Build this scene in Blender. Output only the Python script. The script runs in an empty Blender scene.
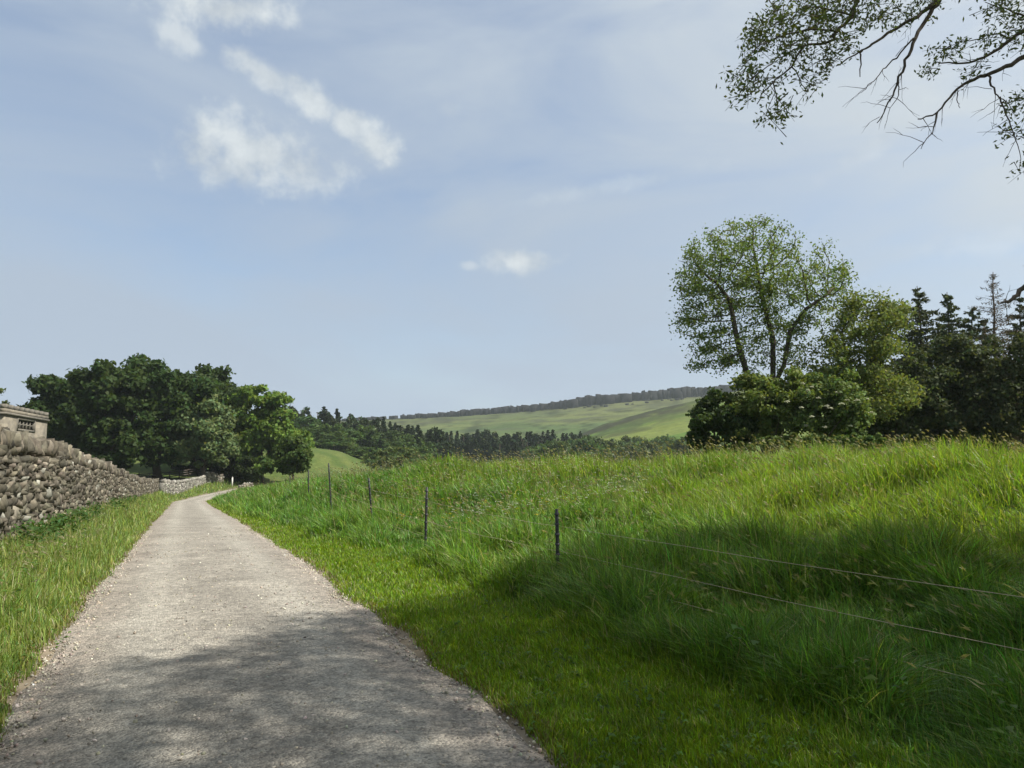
import bpy, math, random
import numpy as np
from mathutils import Vector

rng = np.random.default_rng(7)
random.seed(7)
scene = bpy.context.scene
COL = scene.collection

# ------------------------------------------------------------------ camera
F = 773.0
PITCH = math.atan(81.0 / F)
EYE = 1.6
cam_d = bpy.data.cameras.new('camera')
cam_d.sensor_width = 36.0
cam_d.lens = 36.0 * F / 1024.0
cam_d.clip_start = 0.05
cam_d.clip_end = 6000.0
cam = bpy.data.objects.new('camera', cam_d)
COL.objects.link(cam)
cam.location = (0, 0, EYE)
cam.rotation_euler = (math.pi / 2 + PITCH, 0, 0)
scene.camera = cam

CP, SP = math.cos(PITCH), math.sin(PITCH)


def ray(px, py):
    x = (px - 512.0) / F
    v = (384.0 - py) / F
    d = np.array([x, CP - v * SP, SP + v * CP])
    return d / d[1]


def at(px, py, Y):
    """point seen in the survey photo at (px,py), Y metres ahead"""
    return np.array([0, 0, EYE]) + ray(px, py) * Y


# ------------------------------------------------------------------ helpers
def sstep(t):
    t = np.clip(t, 0, 1)
    return t * t * (3 - 2 * t)


def hash2(ix, iy, seed):
    n = (ix.astype(np.int64) * 374761393 + iy.astype(np.int64) * 668265263 + seed * 974634777) & 0xffffffff
    n = ((n ^ (n >> 13)) * 1274126177) & 0xffffffff
    n = n ^ (n >> 16)
    return (n & 0xffff) / 65535.0


def vnoise(x, y, seed=0):
    x = np.asarray(x, float)
    y = np.asarray(y, float)
    ix, iy = np.floor(x), np.floor(y)
    fx, fy = x - ix, y - iy
    fx = fx * fx * (3 - 2 * fx)
    fy = fy * fy * (3 - 2 * fy)
    a = hash2(ix, iy, seed); b = hash2(ix + 1, iy, seed)
    c = hash2(ix, iy + 1, seed); d = hash2(ix + 1, iy + 1, seed)
    return (a * (1 - fx) + b * fx) * (1 - fy) + (c * (1 - fx) + d * fx) * fy


def fbm(x, y, seed=0, octv=4):
    t, amp, tot = 0, 1.0, 0
    for k in range(octv):
        t = t + amp * vnoise(np.asarray(x) * 2 ** k, np.asarray(y) * 2 ** k, seed + k * 17)
        tot += amp
        amp *= 0.5
    return t / tot          # 0..1


def norm(v):
    return v / np.maximum(np.linalg.norm(v, axis=-1, keepdims=True), 1e-9)


def make_mesh(name, V, faces, col=None, smooth=False):
    V = np.ascontiguousarray(V, dtype=np.float32)
    me = bpy.data.meshes.new(name)
    me.vertices.add(len(V))
    me.vertices.foreach_set('co', V.ravel())
    idx, starts, off = [], [], 0
    for Fa in faces:
        if len(Fa) == 0:
            continue
        Fa = np.asarray(Fa, dtype=np.int32)
        k = Fa.shape[1]
        idx.append(Fa.ravel())
        starts.append(off + np.arange(len(Fa), dtype=np.int32) * k)
        off += Fa.size
    idx = np.concatenate(idx); starts = np.concatenate(starts)
    me.loops.add(len(idx))
    me.loops.foreach_set('vertex_index', idx)
    me.polygons.add(len(starts))
    me.polygons.foreach_set('loop_start', starts)
    if smooth:
        me.polygons.foreach_set('use_smooth', np.ones(len(starts), dtype=bool))
    if col is not None:
        a = me.attributes.new('col', 'FLOAT_COLOR', 'POINT')
        c = np.ones((len(V), 4), dtype=np.float32)
        c[:, :3] = col
        a.data.foreach_set('color', c.ravel())
    me.update(calc_edges=True)
    return me


def link(name, me, mat=None, parent=None):
    o = bpy.data.objects.new(name, me)
    COL.objects.link(o)
    if mat is not None:
        me.materials.append(mat)
    if parent is not None:
        o.parent = parent
        o.location = (-parent.location.x, -parent.location.y, -parent.location.z) if False else (0, 0, 0)
    return o


def tag(o, label=None, cat=None, group=None, kind=None):
    if label: o['label'] = label
    if cat: o['category'] = cat
    if group: o['group'] = group
    if kind: o['kind'] = kind
    return o


def empty(name, loc, label, cat, group=None, rz=0.0):
    o = bpy.data.objects.new(name, None)
    COL.objects.link(o)
    o.empty_display_size = 0.3
    o.location = [float(v) for v in loc]
    o.rotation_euler = (0, 0, rz)
    return tag(o, label, cat, group)


class Acc:
    """collects vertices, quads, tris"""
    def __init__(self):
        self.V, self.Q, self.T, self.C, self.n = [], [], [], [], 0

    def add(self, V, Q=None, T=None, col=None):
        V = np.asarray(V, float)
        if Q is not None and len(Q): self.Q.append(np.asarray(Q) + self.n)
        if T is not None and len(T): self.T.append(np.asarray(T) + self.n)
        self.V.append(V)
        if col is not None:
            c = np.asarray(col, float)
            if c.ndim == 1: c = np.repeat(c[None], len(V), 0)
            self.C.append(c)
        self.n += len(V)

    def build(self, name, mat, parent=None, smooth=False, origin=(0, 0, 0)):
        V = np.concatenate(self.V) - np.asarray(origin, float)
        fs = []
        if self.Q: fs.append(np.concatenate(self.Q))
        if self.T: fs.append(np.concatenate(self.T))
        C = np.concatenate(self.C) if self.C else None
        me = make_mesh(name, V, fs, C, smooth)
        return link(name, me, mat, parent)


def tube(acc, P, R, sides=6, col=None, cap=True):
    P = np.asarray(P, float); R = np.asarray(R, float)
    n = len(P)
    T = np.zeros_like(P)
    T[1:-1] = P[2:] - P[:-2]; T[0] = P[1] - P[0]; T[-1] = P[-1] - P[-2]
    T = norm(T)
    ref = np.array([0.31, 0.77, 0.13]) if abs(T[0][2]) > 0.6 else np.array([0.1, 0.2, 1.0])
    A = norm(np.cross(T, ref)); B = np.cross(T, A)
    th = np.arange(sides) * 2 * math.pi / sides
    V = P[:, None] + R[:, None, None] * (np.cos(th)[None, :, None] * A[:, None] + np.sin(th)[None, :, None] * B[:, None])
    V = V.reshape(-1, 3)
    i = np.arange(n - 1)[:, None] * sides; j = np.arange(sides)[None]; j2 = (j + 1) % sides
    Q = np.stack([i + j, i + j2, i + sides + j2, i + sides + j], -1).reshape(-1, 4)
    Tt = []
    if cap:
        V = np.concatenate([V, P[-1:]])
        m = (n - 1) * sides
        Tt = [[m + k, m + (k + 1) % sides, n * sides] for k in range(sides)]
    acc.add(V, Q, Tt, col)


def box(acc, c, h, axes=None, col=None):
    c = np.asarray(c, float); h = np.asarray(h, float)
    s = np.array([[-1, -1, -1], [1, -1, -1], [1, 1, -1], [-1, 1, -1], [-1, -1, 1], [1, -1, 1], [1, 1, 1], [-1, 1, 1]], float) * h
    if axes is not None:
        s = s @ np.asarray(axes, float)
    acc.add(s + c, [[0, 3, 2, 1], [4, 5, 6, 7], [0, 1, 5, 4], [1, 2, 6, 5], [2, 3, 7, 6], [3, 0, 4, 7]], None, col)


# ------------------------------------------------------------------ materials
def new_mat(name):
    m = bpy.data.materials.new(name)
    m.use_nodes = True
    nt = m.node_tree
    nt.nodes.clear()
    out = nt.nodes.new('ShaderNodeOutputMaterial')
    return m, nt, out


def N(nt, typ, **kw):
    n = nt.nodes.new(typ)
    for k, v in kw.items():
        if k.startswith('i_'):
            n.inputs[k[2:].replace('_', ' ')].default_value = v
        else:
            setattr(n, k, v)
    return n


def ramp(nt, fac, stops):
    r = nt.nodes.new('ShaderNodeValToRGB')
    e = r.color_ramp.elements
    while len(e) < len(stops): e.new(0.5)
    for k, (p, c) in enumerate(stops):
        e[k].position = p
        e[k].color = (*c, 1) if len(c) == 3 else c
    nt.links.new(fac, r.inputs[0])
    return r.outputs[0]


def mixc(nt, fac, a, b, mode='MIX'):
    m = nt.nodes.new('ShaderNodeMix')
    m.data_type = 'RGBA'; m.blend_type = mode
    for sock, v in ((m.inputs[0], fac), (m.inputs[6], a), (m.inputs[7], b)):
        if hasattr(v, 'links'): nt.links.new(v, sock)
        elif isinstance(v, (int, float)): sock.default_value = v
        else: sock.default_value = (*v, 1)
    return m.outputs[2]


def mth(nt, op, a, b=None, c=None, clamp=False):
    m = nt.nodes.new('ShaderNodeMath')
    m.operation = op; m.use_clamp = clamp
    for k, v in enumerate((a, b, c)):
        if v is None: continue
        if hasattr(v, 'links'): nt.links.new(v, m.inputs[k])
        else: m.inputs[k].default_value = v
    return m.outputs[0]


def noise(nt, vec, scale, detail=4, rough=0.55, dist=0.0):
    n = nt.nodes.new('ShaderNodeTexNoise')
    n.inputs['Scale'].default_value = scale
    n.inputs['Detail'].default_value = detail
    n.inputs['Roughness'].default_value = rough
    n.inputs['Distortion'].default_value = dist
    if vec is not None: nt.links.new(vec, n.inputs['Vector'])
    return n.outputs['Fac']


def leaf_mat(name, trans=0.35, rough=0.5, spec=0.3, tcol=(1.25, 1.2, 0.55)):
    m, nt, out = new_mat(name)
    at_ = N(nt, 'ShaderNodeAttribute', attribute_name='col')
    oi = N(nt, 'ShaderNodeObjectInfo')
    hsv = N(nt, 'ShaderNodeHueSaturation')
    nt.links.new(at_.outputs['Color'], hsv.inputs['Color'])
    nt.links.new(mth(nt, 'MULTIPLY_ADD', oi.outputs['Random'], 0.30, 0.85), hsv.inputs['Value'])
    nt.links.new(mth(nt, 'MULTIPLY_ADD', oi.outputs['Random'], 0.03, 0.485), hsv.inputs['Hue'])
    p = N(nt, 'ShaderNodeBsdfPrincipled')
    p.inputs['Roughness'].default_value = rough
    p.inputs['Specular IOR Level'].default_value = spec
    nt.links.new(hsv.outputs[0], p.inputs['Base Color'])
    t = N(nt, 'ShaderNodeBsdfTranslucent')
    nt.links.new(mixc(nt, 1.0, hsv.outputs[0], tcol, 'MULTIPLY'), t.inputs['Color'])
    mx = N(nt, 'ShaderNodeMixShader')
    mx.inputs[0].default_value = trans
    nt.links.new(p.outputs[0], mx.inputs[1]); nt.links.new(t.outputs[0], mx.inputs[2])
    nt.links.new(mx.outputs[0], out.inputs[0])
    return m


def simple_mat(name, base, rough=0.8, nscale=6.0, var=0.35, spec=0.3, bump=0.3, attr=False, stretch=(1, 1, 1)):
    m, nt, out = new_mat(name)
    tc = N(nt, 'ShaderNodeTexCoord')
    mp = N(nt, 'ShaderNodeMapping')
    mp.inputs['Scale'].default_value = stretch
    nt.links.new(tc.outputs['Object'], mp.inputs['Vector'])
    n1 = noise(nt, mp.outputs[0], nscale, 6, 0.62)
    lo = tuple(c * (1 - var) for c in base); hi = tuple(min(1, c * (1 + var)) for c in base)
    c = ramp(nt, n1, [(0.3, lo), (0.72, hi)])
    if attr:
        a = N(nt, 'ShaderNodeAttribute', attribute_name='col')
        f = ramp(nt, n1, [(0.3, (1 - var,) * 3), (0.72, (1 + var,) * 3)])
        c = mixc(nt, 1.0, a.outputs['Color'], f, 'MULTIPLY')
    p = N(nt, 'ShaderNodeBsdfPrincipled')
    p.inputs['Roughness'].default_value = rough
    p.inputs['Specular IOR Level'].default_value = spec
    nt.links.new(c, p.inputs['Base Color'])
    if bump:
        b = N(nt, 'ShaderNodeBump')
        b.inputs['Strength'].default_value = bump
        b.inputs['Distance'].default_value = 0.02
        nt.links.new(n1, b.inputs['Height'])
        nt.links.new(b.outputs[0], p.inputs['Normal'])
    nt.links.new(p.outputs[0], out.inputs[0])
    return m


M_leaf = leaf_mat('leaf', 0.38, 0.62, 0.14)
M_needle = leaf_mat('needle', 0.15, 0.7, 0.1)
M_grass = leaf_mat('grass_blade', 0.45, 0.45, 0.35, (1.2, 1.25, 0.45))
M_flower = leaf_mat('petal', 0.3, 0.7, 0.2, (1, 1, 1))
M_bark = simple_mat('bark', (0.075, 0.06, 0.045), 0.9, 9.0, 0.5, 0.2, 0.6, stretch=(3, 3, 0.7))
M_bark_dead = simple_mat('dead_bark', (0.10, 0.075, 0.058), 0.9, 9.0, 0.4, 0.2, 0.4)
M_stone = simple_mat('gritstone', (0.2, 0.19, 0.16), 0.92, 7.0, 0.55, 0.2, 0.6, attr=True)
M_core = simple_mat('wall_core', (0.05, 0.045, 0.04), 0.95, 5.0)
M_post = simple_mat('fence_post', (0.022, 0.023, 0.025), 0.55, 20.0, 0.4, 0.4, 0.1)
M_wire = simple_mat('fence_wire', (0.46, 0.37, 0.25), 0.6, 40.0, 0.25, 0.3, 0.0)
M_timber = simple_mat('timber', (0.10, 0.085, 0.07), 0.85, 8.0, 0.4, 0.2, 0.3)
M_white = simple_mat('weathered_white', (0.62, 0.60, 0.55), 0.8, 8.0, 0.2, 0.2, 0.1)
M_rock = simple_mat('crag_rock', (0.017, 0.017, 0.018), 0.95, 0.12, 0.5, 0.15, 0.0)
M_pane, _nt, _o = new_mat('dark_glass')
_p = N(_nt, 'ShaderNodeBsdfPrincipled'); _p.inputs['Base Color'].default_value = (0.02, 0.024, 0.03, 1)
_p.inputs['Roughness'].default_value = 0.12
_nt.links.new(_p.outputs[0], _o.inputs[0])

# ------------------------------------------------------------------ terrain
SL = 0.42
TL = math.hypot(1, SL)
TX, TY = -SL / TL, 1 / TL           # along the lane
NX, NY = 1 / TL, SL / TL            # to its right
X0 = 0.5


def su(x, y):
    dx = np.asarray(x, float) - X0
    return TX * dx + TY * np.asarray(y, float), NX * dx + NY * np.asarray(y, float)


def xy(s, u):
    return X0 + TX * s + NX * u, TY * s + NY * u


_ts = np.arange(-40, 240, 0.5)


def _table(sv, zv, sm=13):
    z = np.interp(_ts, sv, zv)
    k = np.ones(sm) / sm
    zz = np.convolve(np.pad(z, sm // 2, mode='edge'), k, 'valid')
    return lambda s: np.interp(s, _ts, zz)


zp = _table([-40, 0, 14, 33, 60, 95, 110, 125, 150, 240], [0.3, 0, -0.05, -0.55, -1.4, -2.3, -2.2, -1.9, -1.7, -1.7])
zl = _table([-40, 5, 12, 23, 34, 51, 84, 100, 124, 150, 240], [0.3, 0.22, 0.2, 0.1, -0.1, -0.55, -1.3, -1.35, -1.25, -1.1, -1.0])
RA = _table([-40, 5, 10, 16, 25, 36, 52, 74, 100, 130, 240], [1.2, 1.28, 1.42, 1.6, 1.72, 1.45, 1.15, 0.95, 0.6, 0.35, 0.3])
RW = _table([-40, 8, 16, 22, 28, 36, 52, 75, 120, 240], [15, 14, 12, 8.5, 5.6, 4.4, 3.7, 3.2, 3, 3])
WL = _table([-40, 88, 124, 240], [1.25, 1.35, 4.3, 5])
WH = _table([-40, 12, 23, 34, 51, 84, 90, 240], [2.0, 2.0, 1.78, 1.58, 1.33, 1.38, 1.38, 1.2])


def pc(s):
    q = np.clip(np.asarray(s, float), 80, 150) - 80
    return 0.0042 * q * q + np.clip(np.asarray(s, float) - 150, 0, 50) * 0.5


def H(x, y):
    x = np.asarray(x, float); y = np.asarray(y, float)
    s, u = su(x, y)
    uu = u - pc(s)
    r = np.hypot(x, y)
    z0 = zp(s)
    R = RA(s) * sstep((uu - 1.7) / RW(s)) ** 1.2 - 1.3 * sstep((uu - 19) / 26)
    near = sstep((70 - r) / 40)
    R = R + near * (fbm(x / 2.1, y / 2.1, 3, 3) - 0.5) * 0.75 * sstep((uu - 4.5) / 4)
    R = R + (fbm(x / 14, y / 14, 9, 2) - 0.5) * 0.35 * sstep((uu - 8) / 6) * near
    w = WL(s)
    L = (zl(s) - z0) * sstep((-uu - 1.55) / w)
    L = L + np.clip(0.03 * (-uu - 2.4 - w), 0, 2.6)
    z = z0 + R + L - 0.06 * sstep((1.52 - np.abs(uu)) / 0.2)
    hl = 7.0 * sstep((-x - 24) / 30) * sstep((y - 110) / 70)
    return z + hl


def Hs(x, y):
    return float(H(np.array([x]), np.array([y]))[0])


# ground sheet: polar grid, fine in front
ang = np.concatenate([np.arange(-55, 55, 0.28), np.arange(55, 305, 4.0)])
ang = np.radians(ang)
rad = [0.0 + 0.35]
while rad[-1] < 1750: rad.append(rad[-1] * 1.028 + 0.004)
rad = np.array(rad)
A_, R_ = np.meshgrid(ang, rad)
gx, gy = np.sin(A_) * R_, np.cos(A_) * R_
gz = H(gx, gy)
na, nr = len(ang), len(rad)
GV = np.stack([gx, gy, gz], -1).reshape(-1, 3)
ii, jj = np.meshgrid(np.arange(nr - 1), np.arange(na), indexing='ij')
j2 = (jj + 1) % na
GQ = np.stack([ii * na + jj, (ii + 1) * na + jj, (ii + 1) * na + j2, ii * na + j2], -1).reshape(-1, 4)
GV = np.concatenate([GV, [[0, 0, Hs(0, 0)]]])
GT = np.stack([np.full(na, len(GV) - 1), np.arange(na), (np.arange(na) + 1) % na], -1)
s_, u_ = su(GV[:, 0], GV[:, 1])
uu_ = u_ - pc(s_)
nzz = fbm(GV[:, 0] / 3, GV[:, 1] / 3, 31, 4)
green = np.array([0.050, 0.078, 0.018])
yel = np.array([0.085, 0.105, 0.028])
earth = np.array([0.17, 0.14, 0.10])
k = sstep((nzz - 0.3) / 0.4)[:, None]
gcol = green * (1 - k) + yel * k
edge = sstep((1.95 + 0.35 * (fbm(GV[:, 0] * 1.3, GV[:, 1] * 1.3, 5, 3) - 0.5) - np.abs(uu_)) / 0.3)[:, None] * (s_ < 124)[:, None]
gcol = gcol * (1 - edge) + earth * edge
M_ground = simple_mat('turf', (0.08, 0.11, 0.03), 0.95, 1.6, 0.45, 0.1, 0.8, attr=True)
g = link('ground', make_mesh('ground', GV, [GQ, GT], gcol, True), M_ground)
tag(g, kind='structure')

# lane surface
ps = np.concatenate([np.arange(-12, 30, 0.12), np.arange(30, 124, 0.6)])
pu = np.linspace(-1, 1, 41)
PS, PU = np.meshgrid(ps, pu, indexing='ij')
el = 1.60 + 0.34 * (fbm(ps * 0.9, ps * 0 + 3.1, 41, 4) - 0.5)
er = 1.62 + 0.36 * (fbm(ps * 0.9, ps * 0 + 9.7, 43, 4) - 0.5)
half = np.where(PU < 0, el[:, None], er[:, None])
PUU = PU * half
px_, py_ = xy(PS, PUU + pc(PS))
pz = zp(PS) + 0.045 * (1 - np.abs(PU) ** 2.2) - 0.05 * sstep((np.abs(PU) - 0.9) / 0.1)
pz = pz + 0.03 * (fbm(px_ * 0.7, py_ * 0.7, 51, 4) - 0.5) + 0.012 * (fbm(px_ * 5, py_ * 5, 52, 2) - 0.5)
n1, n2 = PS.shape
i, j = np.meshgrid(np.arange(n1 - 1), np.arange(n2 - 1), indexing='ij')
PQ = np.stack([i * n2 + j, i * n2 + j + 1, (i + 1) * n2 + j + 1, (i + 1) * n2 + j], -1).reshape(-1, 4)
edgec = np.clip((np.abs(PU) - 0.55) / 0.45, 0, 1)
track = np.exp(-((np.abs(PU) - 0.46) / 0.17) ** 2) * (0.55 + 0.9 * (fbm(px_ * 0.5, py_ * 0.35, 57, 3) - 0.3))
pcol = np.stack([edgec, np.clip(track, 0, 1), edgec], -1).reshape(-1, 3)

m, nt, out = new_mat('gravel_lane')
tc = N(nt, 'ShaderNodeTexCoord')
ob = tc.outputs['Object']
mpn = N(nt, 'ShaderNodeMapping'); mpn.inputs['Rotation'].default_value = (0, 0, math.atan2(-TX, TY) * -1)
nt.links.new(ob, mpn.inputs['Vector'])
mpl = N(nt, 'ShaderNodeMapping'); mpl.inputs['Scale'].default_value = (0.8, 0.8, 1)
nt.links.new(mpn.outputs[0], mpl.inputs['Vector'])
big = noise(nt, mpl.outputs[0], 1.3, 6, 0.65, 0.4)
mid = noise(nt, ob, 9, 5, 0.7)
fine = noise(nt, ob, 70, 3, 0.7)
vor = N(nt, 'ShaderNodeTexVoronoi'); vor.inputs['Scale'].default_value = 60
nt.links.new(ob, vor.inputs['Vector'])
vor2 = N(nt, 'ShaderNodeTexVoronoi'); vor2.inputs['Scale'].default_value = 28; vor2.inputs['Randomness'].default_value = 1
nt.links.new(ob, vor2.inputs['Vector'])
base = ramp(nt, big, [(0.30, (0.19, 0.176, 0.150)), (0.5, (0.262, 0.243, 0.208)), (0.7, (0.355, 0.330, 0.280))])
chip = ramp(nt, vor.outputs['Color'], [(0.1, (0.50, 0.49, 0.48)), (0.55, (1.0, 1.0, 1.0)), (0.95, (1.5, 1.46, 1.4))])
c1 = mixc(nt, 0.85, base, chip, 'MULTIPLY')
chip2 = ramp(nt, vor2.outputs['Color'], [(0.0, (0.45, 0.43, 0.42)), (0.2, (1, 1, 1)), (0.8, (1, 1, 1)), (1.0, (1.5, 1.45, 1.4))])
c1 = mixc(nt, 0.55, c1, chip2, 'MULTIPLY')
ea = N(nt, 'ShaderNodeAttribute', attribute_name='col')
esep = N(nt, 'ShaderNodeSeparateColor'); nt.links.new(ea.outputs['Color'], esep.inputs[0])
c1 = mixc(nt, mth(nt, 'MULTIPLY', esep.outputs[1], 0.55), c1, mixc(nt, 0.5, chip, (0.50, 0.475, 0.42), 'MIX'), 'MIX') if False else mixc(nt, mth(nt, 'MULTIPLY', esep.outputs[1], 0.6), c1, mixc(nt, 0.75, (0.40, 0.378, 0.325), chip, 'MULTIPLY'))
pinkf = mth(nt, 'MULTIPLY', esep.outputs[0], ramp(nt, mid, [(0.35, (0, 0, 0)), (0.65, (1, 1, 1))]))
c1 = mixc(nt, mth(nt, 'MULTIPLY', pinkf, 0.75), c1, mixc(nt, 1.0, chip, (0.33, 0.262, 0.215), 'MULTIPLY'))
c1 = mixc(nt, 1.0, c1, ramp(nt, mid, [(0.3, (0.62, 0.62, 0.62)), (0.7, (1.2, 1.2, 1.2))]), 'MULTIPLY')
c1 = mixc(nt, mth(nt, 'MULTIPLY', mth(nt, 'GREATER_THAN', fine, 0.62), 0.4), c1, (0.10, 0.09, 0.08))
pb = N(nt, 'ShaderNodeBsdfPrincipled')
pb.inputs['Roughness'].default_value = 0.9
pb.inputs['Specular IOR Level'].default_value = 0.25
nt.links.new(c1, pb.inputs['Base Color'])
hgt = mth(nt, 'ADD', mth(nt, 'MULTIPLY', vor.outputs['Distance'], -1.0), mth(nt, 'ADD', mth(nt, 'MULTIPLY', vor2.outputs['Distance'], -0.7), mth(nt, 'MULTIPLY', mid, 1.3)))
bm_ = N(nt, 'ShaderNodeBump'); bm_.inputs['Strength'].default_value = 0.85; bm_.inputs['Distance'].default_value = 0.014
nt.links.new(hgt, bm_.inputs['Height']); nt.links.new(bm_.outputs[0], pb.inputs['Normal'])
nt.links.new(pb.outputs[0], out.inputs[0])
lane = link('path', make_mesh('path', np.stack([px_, py_, pz], -1).reshape(-1, 3), [PQ], pcol, True), m)
tag(lane, kind='structure')

# ------------------------------------------------------------------ stones
_c = []
for a in (-1, 0, 1):
    for b in (-1, 0, 1):
        for c in (-1, 0, 1):
            if (a, b, c) != (0, 0, 0): _c.append((a, b, c))
_ci = {v: k for k, v in enumerate(_c)}
ST = np.array(_c, float)
SQ = []
for ax in range(3):
    for sg in (-1, 1):
        o1, o2 = [q for q in range(3) if q != ax]
        for p_ in (-1, 0):
            for q_ in (-1, 0):
                f = []
                for dp, dq in ((0, 0), (1, 0), (1, 1), (0, 1)):
                    v = [0, 0, 0]; v[ax] = sg; v[o1] = p_ + dp; v[o2] = q_ + dq
                    f.append(_ci[tuple(v)])
                e1 = ST[f[1]] - ST[f[0]]; e2 = ST[f[2]] - ST[f[0]]
                if np.dot(np.cross(e1, e2), ST[f[0]] + ST[f[2]]) < 0: f = f[::-1]
                SQ.append(f)
SQ = np.array(SQ)
_pn = (np.abs(ST) ** 16).sum(1) ** (1 / 16)
STR = ST / _pn[:, None]


def stones(acc, C, Hh, AX, jit, cols):
    """C (n,3), half sizes (n,3), axes (n,3,3), per stone colour"""
    n = len(C)
    L = STR[None] * Hh[:, None] * (1 + rng.normal(0, jit, (n, 26, 3)))
    # wedge: taper along a random direction
    tp = rng.normal(0, jit * 1.2, (n, 1, 3))
    L = L * (1 + tp * STR[None][:, :, [1, 2, 0]])
    V = np.einsum('nij,njk->nik', L, AX) + C[:, None]
    Q = (SQ[None] + (np.arange(n) * 26)[:, None, None]).reshape(-1, 4)
    cc = np.repeat(cols, 26, 0)
    acc.add(V.reshape(-1, 3), Q, None, cc)


def stone_cols(n, base, var=0.35, lichen=0.15):
    k = rng.lognormal(0, var, (n, 1))
    c = np.array(base)[None] * k * (1 + rng.normal(0, 0.022, (n, 3)))
    li = rng.random(n) < lichen
    c[li] = np.array([0.23, 0.225, 0.19]) * rng.uniform(0.8, 1.25, (li.sum(), 1))
    return np.clip(c, 0.02, 0.55)


def rot_axes(t, nrm, n, a_s):
    """jittered axes rows: along, normal, up"""
    up = np.array([0, 0, 1.0])
    AX = np.zeros((n, 3, 3))
    th = rng.normal(0, a_s, n); ph = rng.normal(0, a_s * 0.6, n)
    c, s = np.cos(th)[:, None], np.sin(th)[:, None]
    a = c * t + s * up; u = -s * t + c * up
    c2, s2 = np.cos(ph)[:, None], np.sin(ph)[:, None]
    b = c2 * nrm + s2 * u; u2 = -s2 * nrm + c2 * u
    AX[:, 0] = a; AX[:, 1] = b; AX[:, 2] = u2
    return AX


def dry_wall(name, label, pts, zfoot, hfun, sw, sh, base, thick=0.25, coping=True, cope_w=(0.07, 0.15), lichen=0.15, group=None):
    """pts: polyline in plan (m,2)"""
    pts = np.asarray(pts, float)
    seg = np.linalg.norm(np.diff(pts, axis=0), axis=1)
    cum = np.concatenate([[0], np.cumsum(seg)])
    L = cum[-1]

    def pos(d):
        return np.stack([np.interp(d, cum, pts[:, 0]), np.interp(d, cum, pts[:, 1])], -1)

    def tan(d):
        a = pos(np.clip(d + 0.4, 0, L)) - pos(np.clip(d - 0.4, 0, L))
        return norm(np.concatenate([a, np.zeros((len(a), 1))], 1))
    mid = pts[len(pts) // 2]
    root = empty(name, (pts[0][0], pts[0][1], zfoot(pts[0][0], pts[0][1])), label, 'wall', group)
    org = np.array(root.location)
    acc = Acc()
    D, Z, HW, HH = [], [], [], []
    wavy = lambda d_, z_: (float(vnoise(np.array([d_ / 1.1]), np.array([z_ * 1.5]), 555)[0]) - 0.5) * sh[1] * 0.9
    z = -0.15
    while z < 2.4:
        h = rng.uniform(*sh)
        d = rng.uniform(0, sw[0])
        while d < L:
            w = rng.uniform(*sw)
            hs = h * rng.uniform(0.8, 1.15)
            D.append(d + w / 2); Z.append(z + h / 2 + rng.normal(0, h * 0.12) + wavy(d, z)); HW.append(w / 2); HH.append(hs / 2 * (1.6 if rng.random() < 0.12 else 1.0))
            d += w * 0.97
        z += h * 0.95
    D, Z, HW, HH = map(np.array, (D, Z, HW, HH))
    P = pos(np.clip(D, 0, L))
    hl = np.array([hfun(*p) for p in P])
    cope = 0.27 if coping else 0.0
    ok = Z + HH * 0.6 < hl - cope
    D, Z, HW, HH, P, hl = (q[ok] for q in (D, Z, HW, HH, P, hl))
    zf = np.array([zfoot(*p) for p in P])
    t = tan(D)
    nr_ = np.stack([t[:, 1], -t[:, 0], t[:, 2]], -1)
    n = len(D)
    C = np.concatenate([P, (zf + Z)[:, None]], 1) + nr_ * rng.normal(0, 0.020, (n, 1))
    HB = thick * rng.uniform(0.95, 1.08, n)
    AX = rot_axes(t, nr_, n, 0.13)
    stones(acc, C, np.stack([HW * 1.03, HB, HH * 1.12], 1), AX, 0.075, stone_cols(n, base, 0.36, lichen))
    # rubble hearting that closes the wall behind the face stones
    dc = np.arange(0.3, L - 0.2, 0.55); Pc = pos(dc); tc_ = tan(dc)
    nc_ = np.stack([tc_[:, 1], -tc_[:, 0], tc_[:, 2]], -1)
    hc = np.array([hfun(*p) for p in Pc]); zc = np.array([zfoot(*p) for p in Pc])
    stones(acc, np.concatenate([Pc, (zc + (hc - cope) * 0.5 - 0.1)[:, None]], 1), np.stack([0 * dc + 0.32, 0 * dc + thick * 0.82, (hc - cope) * 0.5 + 0.08], 1),
           rot_axes(tc_, nc_, len(dc), 0.01), 0.02, np.tile([np.array(base) * 0.75], (len(dc), 1)))
    acc.build('wall_body', M_stone, root, False, org)
    if coping:
        acc = Acc()
        D, W = [], []
        d = 0.0
        while d < L:
            w = rng.uniform(*cope_w) * 2
            D.append(d + w / 2); W.append(w / 2); d += w * 0.95
        D, W = np.array(D), np.array(W)
        n = len(D); P = pos(D)
        zt = np.array([zfoot(*p) + hfun(*p) for p in P])
        t = tan(D); nr_ = np.stack([t[:, 1], -t[:, 0], t[:, 2]], -1)
        HHc = rng.uniform(0.075, 0.19, n)
        C = np.concatenate([P, (zt - 0.27 + HHc)[:, None]], 1) + nr_ * rng.normal(0, 0.02, (n, 1))
        AX = rot_axes(t, nr_, n, 0.25)
        stones(acc, C, np.stack([W, thick * rng.uniform(0.62, 0.98, n), HHc], 1), AX, 0.10, stone_cols(n, np.array(base) * 0.95, 0.3, lichen))
        acc.build('coping', M_stone, root, False, org)
    return root


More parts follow.
